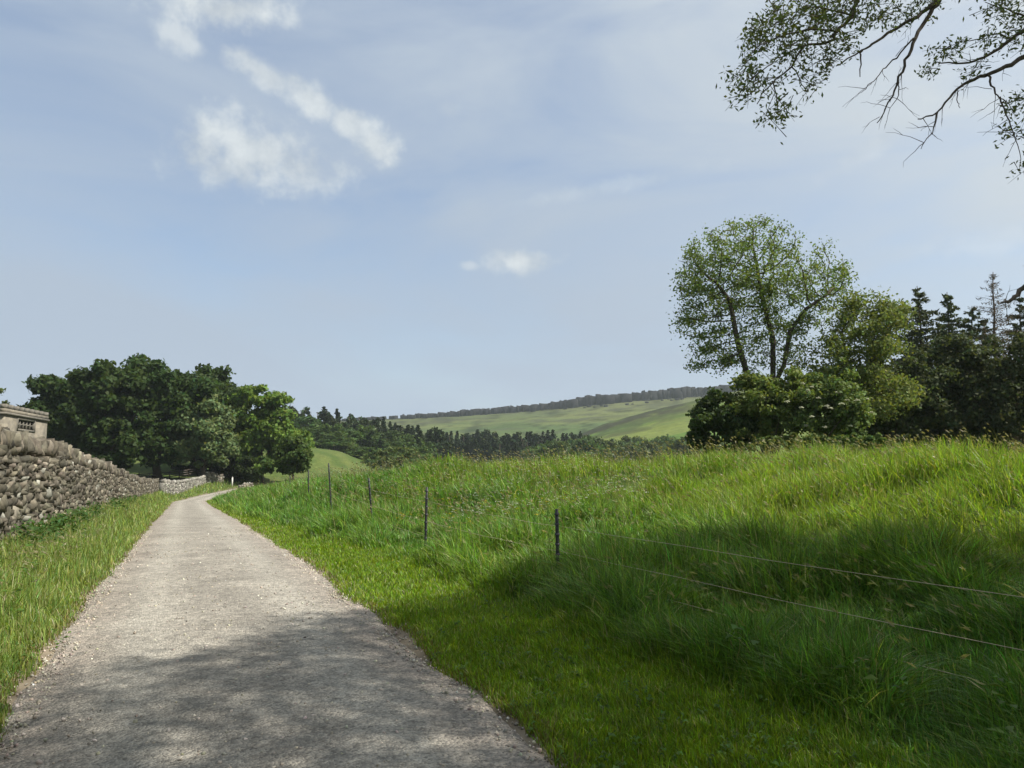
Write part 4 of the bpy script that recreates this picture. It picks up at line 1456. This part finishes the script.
# gritstone edge along the skyline
ac = Acc()
px = 330.0
Cs, Hs_, Ax = [], [], []
while px < 1080:
    a = (px - 512) / F
    big_ = np.interp(px, [330, 400, 440, 500, 560, 690, 800, 1080], [1.8, 2.6, 3.2, 5.2, 6.6, 7.6, 7.8, 7.8])
    wv = fbm(np.array([px / 26.0]), np.array([1.0]), 401, 2)[0]
    h = 0.95 * big_ * (0.60 + 0.78 * wv) * rng.uniform(0.86, 1.10)
    w = rng.choice([1.3, 2.0, 3.2, 5.5]) * rng.uniform(0.8, 1.3) * (0.55 + 0.06 * big_)
    if px < 430 and rng.random() < 0.12:
        px += rng.uniform(1, 5); continue
    d = 992 + rng.normal(0, 3)
    z = float(hill1(np.array([a]), np.array([d]))[0])
    Cs.append((a * d, d, z + h * 0.6)); Hs_.append((w, rng.uniform(3, 6), h)); Ax.append(1)
    px += w * 1.25 * F / 1000
# boulders below
for q in range(26):
    px = rng.uniform(560, 760); d = rng.uniform(955, 985)
    a = (px - 512) / F
    z = float(hill1(np.array([a]), np.array([d]))[0]); k = rng.uniform(0.7, 2.0)
    Cs.append((a * d, d, z + k * 0.3)); Hs_.append((k * 1.4, k, k * 0.8))
n = len(Cs)
AX = rot_axes(np.tile([[1.0, 0, 0]], (n, 1)), np.tile([[0, 1.0, 0]], (n, 1)), n, 0.06)
stones(ac, np.array(Cs), np.array(Hs_), AX, 0.06, np.tile([[0.06, 0.06, 0.06]], (n, 1)))
tag(ac.build('cliff', M_rock), kind='structure')

# left hillside wood (rows from the back to the front)
G1 = 'trees of the hillside wood beyond the lane end'
G2 = 'conifers in the far dark belt'
G3 = 'bushes below the spur of the hill'


def skyline_wood(px):
    return np.interp(px, [285, 300, 320, 340, 360, 385, 410, 440, 470], [408, 404, 408, 411, 414, 419, 425, 430, 434])


for px in np.arange(286, 452, 6.0):
    q = px + rng.normal(0, 1.5)
    kd = 'pine' if rng.random() < 0.6 else 'conifer'
    plant(kd, 'pine_tree', q, 285 + rng.normal(0, 8), skyline_wood(q) + rng.uniform(-2, 4),
          'dark pine on the skyline of the hillside wood beyond the lane end', 'tree', G1 + ', pines at the back')
for row, (D_, off, p0, p1) in enumerate([(262, 12, 288, 430), (243, 22, 292, 425), (226, 33, 300, 412)]):
    for px in np.arange(p0, p1, 11.0):
        q = px + rng.normal(0, 2)
        y0 = skyline_wood(q) + off + rng.uniform(-3, 4)
        gy_ = at(q, 460, D_)
        if y0 > 455: continue
        plant('round' if rng.random() < 0.8 else 'conifer', 'woodland_tree', q, D_ + rng.normal(0, 4), y0,
              'rounded green tree in the hillside wood beyond the lane end', 'tree', G1 + ', round trees in front')
for (q, D_, y0) in [(382, 175, 446), (398, 168, 443), (412, 172, 449), (372, 185, 452)]:
    plant('bush', 'willow_bush', q, D_, y0, 'pale green bush at the foot of the hillside wood', 'bush', 'pale bushes at the foot of the wood')

# conifer belt
def skyline_belt(px):
    return np.interp(px, [385, 410, 440, 480, 520, 560, 600], [424, 428, 431, 432, 432.5, 433, 436])


for row, (D_, off, sp) in enumerate([(372, 0, 5.0), (352, 3.0, 6.0), (335, 8, 7)]):
    for px in np.arange(388 + row * 8, 596 - row * 4, sp):
        q = px + rng.normal(0, 1.2)
        plant('conifer' if rng.random() < 0.65 else 'pine', 'conifer_tree', q, D_ + rng.normal(0, 5), skyline_belt(q) + off + rng.uniform(-3.2, 3.5),
              'dark conifer in the belt of trees at the foot of the far moor', 'tree', G2)
for px in np.arange(528, 720, 7.0):
    q = px + rng.normal(0, 3)
    D_ = rng.uniform(280, 330)
    y0 = np.interp(q, [520, 560, 600, 640, 690, 720], [441, 440, 437, 435, 433, 432]) + rng.uniform(-3, 6)
    plant('round' if rng.random() < 0.6 else 'bush', 'hedgerow_tree', q, D_, y0, 'small rounded tree in the hedgerow below the spur of the hill', 'tree', G3, hmin=4)

# ------------------------------------------------------------------ tree overhead (stands right of the lane, out of frame)
trunkb = np.array([12.0, 5.4, 0.0]); trunkb[2] = Hs(trunkb[0], trunkb[1])
ROOT = empty('overhanging_tree', trunkb, 'large tree whose leafy branches hang into the sky at the top right', 'tree')
fork = trunkb + np.array([-0.3, 0.2, 5.2])


def in_view(P, mg=1.02):
    """region of the open meadow and sky the crown does not reach into"""
    y = np.maximum(P[:, 1], 0.05)
    vx = P[:, 0] / y
    ez = (P[:, 2] - EYE) / y
    return (P[:, 1] > 0.3) & (np.abs(vx) < 0.70 * mg) & (ez < 0.64 * mg) & (ez > -1.2)


# visible boughs, from the survey
BD = 0.72


def bough(pts, d0, d1, r0, r1):
    m_ = len(pts)
    P = np.array([at(p[0], p[1], BD * (d0 + (d1 - d0) * k / (m_ - 1))) for k, p in enumerate(pts)])
    return P, np.linspace(r0, r1, m_) * 0.76


def refine(P, R, n=4, j=0.006):
    P = np.asarray(P); out_, ro = [], []
    for k in range(len(P) - 1):
        p0 = P[max(k - 1, 0)]; p1 = P[k]; p2 = P[k + 1]; p3 = P[min(k + 2, len(P) - 1)]
        for t in np.arange(n) / n:
            out_.append(0.5 * ((2 * p1) + (-p0 + p2) * t + (2 * p0 - 5 * p1 + 4 * p2 - p3) * t * t + (-p0 + 3 * p1 - 3 * p2 + p3) * t ** 3) + rng.normal(0, j, 3))
            ro.append(R[k] * (1 - t) + R[k + 1] * t)
    out_.append(P[-1]); ro.append(R[-1])
    return np.array(out_), np.array(ro)


tk = Acc(); lf = Acc()
limb1 = np.array([fork, fork + [-2.2, 0.4, 2.6], at(1010, -60, 10.6 * BD), at(965, -30, 10.4 * BD)])
limb2 = np.array([fork, fork + [-1.6, -0.1, 1.2], at(1090, 40, 9.8 * BD), at(1045, 48, 9.6 * BD)])
boughs = {
    'A': bough([(965, -30), (937, 0), (921, 13), (902, 25), (877, 41), (861, 51), (836, 66)], 10.4, 9.6, 0.035, 0.007),
    'A2': bough([(861, 51), (860, 60), (860, 77)], 9.7, 9.6, 0.012, 0.005),
    'B': bough([(965, -30), (940, 0), (928, 16), (915, 38), (906, 60), (898, 82), (890, 101), (877, 123)], 10.4, 9.8, 0.035, 0.005),
    'B2': bough([(915, 38), (896, 57), (883, 70), (866, 89)], 10.1, 9.8, 0.013, 0.004),
    'B3': bough([(898, 82), (899, 95), (890, 108)], 9.9, 9.8, 0.008, 0.003),
    'C0': bough([(1010, -60), (940, -45), (880, -25), (857, 0)], 10.6, 9.4, 0.05, 0.026),
    'C': bough([(857, 0), (852, 16), (836, 32), (831, 41), (804, 47), (792, 66), (773, 82), (757, 104)], 9.4, 8.9, 0.026, 0.005),
    'C2': bough([(836, 32), (815, 30), (790, 34), (765, 42), (748, 55)], 9.2, 8.8, 0.014, 0.004),
    'C3': bough([(852, 16), (825, 8), (800, 10), (775, 24)], 9.3, 9.0, 0.012, 0.004),
    'C4': bough([(804, 47), (782, 56), (762, 70), (745, 82)], 9.1, 8.8, 0.010, 0.004),
    'C5': bough([(792, 66), (800, 80), (808, 92)], 9.0, 8.9, 0.008, 0.003),
    'C6': bough([(773, 82), (777, 100), (778, 118)], 8.9, 8.85, 0.008, 0.003),
    'C7': bough([(831, 41), (825, 56), (815, 68)], 9.2, 9.1, 0.008, 0.003),
    'D': bough([(1045, 26), (1024, 30), (1004, 44), (985, 57), (963, 63), (937, 62)], 9.6, 9.0, 0.03, 0.006),
    'D0': bough([(1090, 40), (1066, 28), (1045, 26)], 9.8, 9.6, 0.04, 0.03),
    'D2': bough([(1010, 38), (995, 34), (982, 38), (960, 41)], 9.5, 9.2, 0.012, 0.004),
    'D3': bough([(1045, 26), (1020, 14), (1000, 8), (985, 2)], 9.6, 9.3, 0.016, 0.004),
    'E': bough([(1045, 48), (1024, 57), (1010, 65), (991, 73), (969, 81), (953, 93), (937, 112), (918, 119)], 9.6, 8.8, 0.034, 0.006),
    'E2': bough([(937, 112), (934, 127), (921, 149)], 8.9, 8.8, 0.010, 0.003),
    'E3': bough([(988, 75), (993, 88), (1000, 98), (1012, 104)], 9.2, 9.0, 0.014, 0.004),
    'E4': bough([(958, 90), (957, 100), (960, 108)], 9.0, 8.9, 0.007, 0.003),
    'E5': bough([(1000, 98), (1008, 120), (1016, 138), (1020, 165)], 9.1, 8.8, 0.010, 0.003),
    'G': bough([(1075, 250), (1045, 262), (1024, 288), (1012, 299), (1001, 303)], 9.4, 8.8, 0.05, 0.010),
    'G0': bough([(1140, 180), (1110, 215), (1075, 250)], 9.8, 9.4, 0.07, 0.05),
}
for nm_, (P, R) in boughs.items():
    P, R = refine(P, R)
    tube(tk, P, R, 6)
tube(tk, *refine(limb1, np.array([0.16, 0.11, 0.06, 0.04])), 8)
tube(tk, *refine(limb2, np.array([0.14, 0.09, 0.055, 0.04])), 8)
tube(tk, *refine(np.array([fork - [0, 0, 1.6], fork + [-1.5, 0.4, -1.0], boughs['G0'][0][0]]), np.array([0.12, 0.1, 0.07])), 8)

# bare hanging twigs
def twig(p, d, L, r):
    q = np.linspace(0, 1, 6)[:, None]
    P = p + d * L * q + rng.normal(0, 0.018, (6, 3)) * L * 2 * q + np.array([0, 0, -0.12]) * L * q ** 2
    tube(tk, P, r * (1.05 - 0.75 * q[:, 0]), 3)
    return P


tip_nodes = []
for nm_, cnt in (('A', 7), ('B', 10), ('B2', 6), ('B3', 5), ('E', 9), ('E2', 5), ('D', 5), ('E3', 5), ('E5', 5), ('G', 3)):
    P, R = refine(*boughs[nm_], n=3)
    for q in range(cnt):
        b_ = P[rng.integers(len(P) // 3, len(P))]
        d = norm(np.array([rng.normal(-0.5, 0.6), rng.normal(0, 0.4), rng.normal(-0.35, 0.6)]))
        T = twig(b_, d, rng.uniform(0.10, 0.33), 0.0034)
        if rng.random() < 0.6: twig(T[3], norm(d + rng.normal(0, 0.6, 3)), rng.uniform(0.06, 0.15), 0.0024)

LFC = (0.095, 0.125, 0.045)
def leaf_spray(px, py, D_, rx, ry, n, anchor=None):
    """twiglets with compound leaves filling a patch of the crown"""
    D_ = D_ * BD
    ntw = max(4, int(n * 1.0) // 14)
    for q in range(ntw):
        a = rng.uniform(0, 6.28); rr_ = rng.random() ** 0.5
        c0 = at(px + rx * rr_ * math.cos(a), py + ry * rr_ * math.sin(a), D_ + rng.normal(0, 0.35))
        d = norm(np.array([rng.normal(-0.5, 0.7), rng.normal(0, 0.6), rng.normal(-0.3, 0.5)]))
        L = rng.uniform(0.16, 0.34)
        qn = np.linspace(0, 1, 4)[:, None]
        P = c0 - d * L * 0.5 + d * L * qn + np.array([0, 0, -0.1 * L]) * qn ** 2
        tube(tk, P, 0.0035 * (1.1 - 0.8 * qn[:, 0]), 3)
        m_ = 14
        f = rng.random(m_)
        pp = c0 - d * L * 0.5 + d * L * f[:, None] + rng.normal(0, 0.035, (m_, 3))
        nn = norm(rng.normal(0, 0.8, (m_, 3)) + np.array([0, 0, 0.6]))
        leaf_quads(lf, pp, nn, rng.uniform(0.032, 0.058, m_), rng.uniform(0.014, 0.023, m_), leaf_cols(m_, LFC, 0.3))


for spec in [(752, 45, 8.9, 16, 15, 260), (770, 30, 9.0, 22, 14, 330), (800, 14, 9.1, 30, 16, 520), (835, 10, 9.3, 26, 18, 420), (868, 10, 9.5, 24, 14, 300), (800, 38, 9.1, 24, 12, 300),
             (745, 72, 8.8, 12, 16, 170), (742, 95, 8.8, 8, 12, 100), (762, 85, 8.9, 16, 10, 130), (776, 110, 8.85, 12, 12, 170), (808, 84, 8.9, 9, 12, 110), (820, 60, 9.1, 14, 10, 170),
             (842, 40, 9.2, 18, 14, 200), (890, 20, 9.8, 22, 12, 160), (920, 6, 10.2, 24, 9, 150), (786, 62, 9.0, 14, 10, 130),
             (948, 52, 9.0, 14, 8, 120), (958, 45, 9.1, 10, 8, 60), (1005, 10, 9.4, 20, 14, 260), (1015, 38, 9.5, 16, 12, 170), (990, 42, 9.3, 14, 8, 90), (931, 70, 8.9, 6, 4, 24),
             (1018, 108, 8.9, 12, 14, 150), (1008, 132, 8.9, 10, 6, 60), (1021, 165, 8.8, 6, 8, 40), (1040, 120, 9.0, 16, 30, 160), (970, 68, 9.2, 8, 4, 24),
             (880, -14, 9.7, 50, 14, 420), (1000, -16, 9.8, 50, 14, 420), (1045, 10, 9.6, 20, 24, 260)]:
    leaf_spray(*spec)

# the rest of the crown, above and to the right
C = np.array([[11.0, 7.6, 11.2], [8.8, 9.2, 12.6], [14.0, 5.0, 11.0], [9.5, 3.6, 11.0], [14.5, 9.5, 12.0], [6.8, 2.6, 11.0], [11.5, 0.5, 10.5]])
Rr_ = np.array([[5.5, 5.0, 4.6], [4.2, 3.6, 3.4], [5, 5, 4.2], [4.2, 4.2, 4.0], [4.6, 4.2, 3.8], [3.0, 3.2, 2.8], [4.5, 4.0, 3.6]])
Aa = ell_points(2200, C, Rr_)
Aa = Aa[~in_view(Aa, 1.06)]
init = [[trunkb, trunkb + [0.05, 0, 2.5], fork], [fork, fork + [0.8, 1.0, 3], fork + [1.2, 2.6, 5.5]], [fork, fork + [-1.6, -1.2, 3.5]], [fork, fork + [1.6, -1.0, 3.2]]]
P, par = colonize(init, Aa, 0.5, 5.0, 0.85, (0, 0, 0.05))


def shadow_limit(P, feather=0.0):
    """trims crown parts whose shadow would land beyond the wanted shade edge"""
    gx_ = P[:, 0] - 0.827 * P[:, 2]; gy_ = P[:, 1] + 0.146 * P[:, 2]
    lim = np.interp(gx_, [-8, -3.7, -1.7, 1, 4, 10, 20], [3.0, 6.2, 9.2, 12.2, 11.6, 10.5, 10])  # crown is cut to shape the shade on lane and meadow
    return gy_ > lim + 3.0 * (fbm(P[:, 0] / 1.3, P[:, 1] / 1.3, 611, 3) - 0.5) - feather * np.abs(rng.normal(0, 1, len(P)))


bad = in_view(P, 1.0) | (shadow_limit(P) & (P[:, 2] > 6.5))
# drop twigs in the open view or shading past the limit, with their children
keepn = np.ones(len(P), bool)
for q in range(len(P)):
    if par[q] >= 0 and (not keepn[par[q]] or bad[q]): keepn[q] = False
mp_ = -np.ones(len(P), int); mp_[keepn] = np.arange(keepn.sum())
P2 = P[keepn]; par2 = np.array([(-1 if par[q] < 0 else mp_[par[q]]) for q in np.where(keepn)[0]])
Rr2, _ = skeleton_mesh(tk, P2, par2, 0.016, 2.3, 0.34)
tw = np.where(Rr2 < 0.05)[0]
nlf = 42000
k = rng.choice(tw, nlf)
pp = P2[k] + rng.normal(0, 0.42, (nlf, 3))
pp = pp[~in_view(pp, 1.03)]
pp = pp[~shadow_limit(pp, 0.9)]
n = len(pp)
leaf_quads(lf, pp, norm(rng.normal(0, 0.8, (n, 3)) + [0, 0, 0.7]), rng.uniform(0.13, 0.24, n), rng.uniform(0.08, 0.13, n), leaf_cols(n, LFC, 0.3))
tk.build('trunk', M_bark, ROOT, True, trunkb)
lf.build('crown', M_leaf, ROOT, False, trunkb)

# ------------------------------------------------------------------ nettles and brambles at the wall foot
ac = Acc()
n = 0
for q in range(330):
    s_q = rng.uniform(5.5, 24) if rng.random() < 0.7 else rng.uniform(24, 50)
    u_q = -2.75 + np.abs(rng.normal(0, 0.16))
    x_, y_ = xy(s_q, u_q)
    if vnoise(np.array([s_q / 1.3]), np.array([0.0]), 77)[0] < 0.45: continue
    z_ = Hs(x_, y_)
    h = rng.uniform(0.25, 0.6)
    m_ = 26
    t = rng.random(m_) ** 0.8
    pp = np.stack([x_ + rng.normal(0, 0.075, m_), y_ + rng.normal(0, 0.075, m_), z_ + h * t], -1)
    nn = norm(rng.normal(0, 0.6, (m_, 3)) + np.array([0.3, -0.2, 0.8]))
    leaf_quads(ac, pp, nn, rng.uniform(0.06, 0.11, m_), rng.uniform(0.035, 0.06, m_), leaf_cols(m_, (0.048, 0.088, 0.020), 0.3))
    add_blades(ac, np.array([x_]), np.array([y_]), np.array([z_]), np.array([h]), np.array([0.008]), np.array([0.1]), np.array([0.0]), np.array([[0.05, 0.07, 0.02]]), 2)
tag(ac.build('nettles', M_leaf), 'dark leafy nettles growing along the foot of the roadside wall', 'nettles', kind='stuff')

# ------------------------------------------------------------------ sun and sky
SUN_AZ, SUN_EL = math.radians(100), math.radians(50)
S = Vector((math.sin(SUN_AZ) * math.cos(SUN_EL), math.cos(SUN_AZ) * math.cos(SUN_EL), math.sin(SUN_EL)))
sl = bpy.data.lights.new('sun', 'SUN')
sl.energy = 5.0
sl.angle = math.radians(0.7)
sl.color = (1.0, 0.95, 0.86)
so = bpy.data.objects.new('sun', sl)
COL.objects.link(so)
so.rotation_euler = S.to_track_quat('Z', 'Y').to_euler()
so.location = (20, 10, 40)

w = bpy.data.worlds.new('World')
scene.world = w
w.use_nodes = True
nt = w.node_tree
nt.nodes.clear()
wo = N(nt, 'ShaderNodeOutputWorld')
bg = N(nt, 'ShaderNodeBackground')
bg.inputs['Strength'].default_value = 0.100
sky = N(nt, 'ShaderNodeTexSky', sky_type='NISHITA', sun_disc=False)
sky.sun_elevation = SUN_EL
sky.sun_rotation = SUN_AZ
sky.air_density = 1.0; sky.dust_density = 1.6; sky.ozone_density = 1.5
tc = N(nt, 'ShaderNodeTexCoord')
sep = N(nt, 'ShaderNodeSeparateXYZ'); nt.links.new(tc.outputs['Generated'], sep.inputs[0])
az = mth(nt, 'ARCTAN2', sep.outputs[0], sep.outputs[1])
elv = mth(nt, 'ARCSINE', sep.outputs[2])
cv = N(nt, 'ShaderNodeCombineXYZ')
nt.links.new(az, cv.inputs[0]); nt.links.new(elv, cv.inputs[1])
# thin high veil
vm = N(nt, 'ShaderNodeMapping'); vm.inputs['Scale'].default_value = (1.2, 3.6, 1); vm.inputs['Rotation'].default_value = (0, 0, 0.18)
nt.links.new(cv.outputs[0], vm.inputs['Vector'])
veil_n = noise(nt, vm.outputs[0], 1.8, 7, 0.52, 0.5)
sdot = N(nt, 'ShaderNodeVectorMath', operation='DOT_PRODUCT')
nt.links.new(tc.outputs['Generated'], sdot.inputs[0]); sdot.inputs[1].default_value = S
sung = mth(nt, 'POWER', mth(nt, 'MAXIMUM', sdot.outputs['Value'], 0.0), 1.9)
hor = mth(nt, 'POWER', mth(nt, 'SUBTRACT', 1.0, mth(nt, 'MAXIMUM', sep.outputs[2], 0.0)), 5.0)
veil = mth(nt, 'ADD', mth(nt, 'MULTIPLY', mth(nt, 'SUBTRACT', veil_n, 0.48), 2.4), mth(nt, 'ADD', mth(nt, 'MULTIPLY', sung, 0.95), 0.60), clamp=True)
veil = mth(nt, 'ADD', veil, mth(nt, 'MULTIPLY', hor, 0.5), clamp=True)
veilc = mixc(nt, mth(nt, 'MULTIPLY', sung, 2.2, clamp=True), (2.6, 3.12, 3.85), (4.4, 4.7, 4.8))
skyc = mixc(nt, veil, sky.outputs[0], veilc)

# clouds: soft ellipses in azimuth/elevation broken up by noise
def azel(px, py):
    d = ray(px, py); d = d / np.linalg.norm(d)
    return math.atan2(d[0], d[1]), math.asin(d[2])


wn = N(nt, 'ShaderNodeTexNoise'); wn.inputs['Scale'].default_value = 15; wn.inputs['Detail'].default_value = 7; wn.inputs['Roughness'].default_value = 0.58
nt.links.new(cv.outputs[0], wn.inputs['Vector'])
wn2 = N(nt, 'ShaderNodeTexNoise'); wn2.inputs['Scale'].default_value = 34; wn2.inputs['Detail'].default_value = 6; wn2.inputs['Roughness'].default_value = 0.6
nt.links.new(cv.outputs[0], wn2.inputs['Vector'])
nz = mth(nt, 'ADD', mth(nt, 'MULTIPLY', mth(nt, 'SUBTRACT', wn.outputs['Fac'], 0.5), 2.2), mth(nt, 'MULTIPLY', mth(nt, 'SUBTRACT', wn2.outputs['Fac'], 0.5), 1.7))
tot = None
K = 1 / F
for (px, py, rx, ry, rot, st) in [(250, 153, 92, 39, 0.05, 0.95), (300, 166, 60, 30, 0.15, 0.85), (206, 152, 52, 30, 0.0, 0.9), (232, 168, 60, 24, 0.0, 0.8), (228, 9, 78, 24, -0.1, 1.0), (178, 37, 30, 17, 0.3, 0.75), (262, 72, 52, 16, 0.35, 0.85), (310, 99, 48, 18, 0.5, 0.9), (350, 124, 36, 19, 0.5, 0.9), (374, 145, 34, 22, 0.3, 0.95),
                                  (522, 262, 46, 16, 0.0, 0.95), (470, 266, 12, 6, 0.0, 0.5), (450, 110, 16, 12, 0.3, 0.3), (880, 140, 60, 14, -0.5, 0.4), (600, 190, 120, 10, -0.12, 0.28),
                                  (860, 118, 40, 10, 0.3, 0.3), (1000, 240, 120, 12, 0.0, 0.3)]:
    a0, e0 = azel(px, py)
    dx = mth(nt, 'SUBTRACT', az, a0); dy = mth(nt, 'SUBTRACT', elv, e0)
    cr, sr = math.cos(rot), math.sin(rot)
    rxx = mth(nt, 'ADD', mth(nt, 'MULTIPLY', dx, cr / (rx * K)), mth(nt, 'MULTIPLY', dy, -sr / (rx * K)))
    ryy = mth(nt, 'ADD', mth(nt, 'MULTIPLY', dx, sr / (ry * K)), mth(nt, 'MULTIPLY', dy, cr / (ry * K)))
    dd = mth(nt, 'SQRT', mth(nt, 'ADD', mth(nt, 'MULTIPLY', rxx, rxx), mth(nt, 'MULTIPLY', ryy, ryy)))
    v = mth(nt, 'ADD', mth(nt, 'SUBTRACT', 1.0, dd), mth(nt, 'MULTIPLY', nz, 0.78))
    ms = nt.nodes.new('ShaderNodeMapRange'); ms.interpolation_type = 'SMOOTHSTEP'
    ms.inputs['From Min'].default_value = -0.06; ms.inputs['From Max'].default_value = 0.92
    ms.inputs['To Max'].default_value = st
    nt.links.new(v, ms.inputs['Value'])
    tot = ms.outputs[0] if tot is None else mth(nt, 'MAXIMUM', tot, ms.outputs[0])
cshade = ramp(nt, wn.outputs['Fac'], [(0.32, (2.9, 3.25, 3.6)), (0.62, (4.5, 4.8, 4.9))])
final = mixc(nt, mth(nt, 'MULTIPLY', tot, 0.92, clamp=True), skyc, cshade)
nt.links.new(final, bg.inputs['Color'])
nt.links.new(bg.outputs[0], wo.inputs[0])

# ------------------------------------------------------------------ air
hz, hnt, hout = new_mat('haze')
pv = N(hnt, 'ShaderNodeVolumePrincipled')
pv.inputs['Density'].default_value = 0.00014
pv.inputs['Color'].default_value = (0.80, 0.88, 0.97, 1)
pv.inputs['Anisotropy'].default_value = 0.2
hnt.links.new(pv.outputs[0], hout.inputs['Volume'])
ac = Acc()
zlow = float(GV[:, 2].min()) - 7
box(ac, (0, 0, (175 + zlow) / 2), (1900, 1900, (175 - zlow) / 2))
USE_HAZE = True
if USE_HAZE:
    tag(ac.build('haze', hz), 'thin pale air between the lane and the far moor', 'haze', kind='stuff')

# ------------------------------------------------------------------ render settings
vs = scene.view_settings
vs.view_transform = 'Standard'; vs.look = 'None'; vs.exposure = 0.74; vs.gamma = 1.0
vs.use_curve_mapping = False
cy = scene.cycles
cy.max_bounces = 6; cy.diffuse_bounces = 3; cy.glossy_bounces = 2; cy.transmission_bounces = 4; cy.volume_bounces = 1; cy.transparent_max_bounces = 4
cy.caustics_reflective = False; cy.caustics_refractive = False
cy.sample_clamp_indirect = 6.0
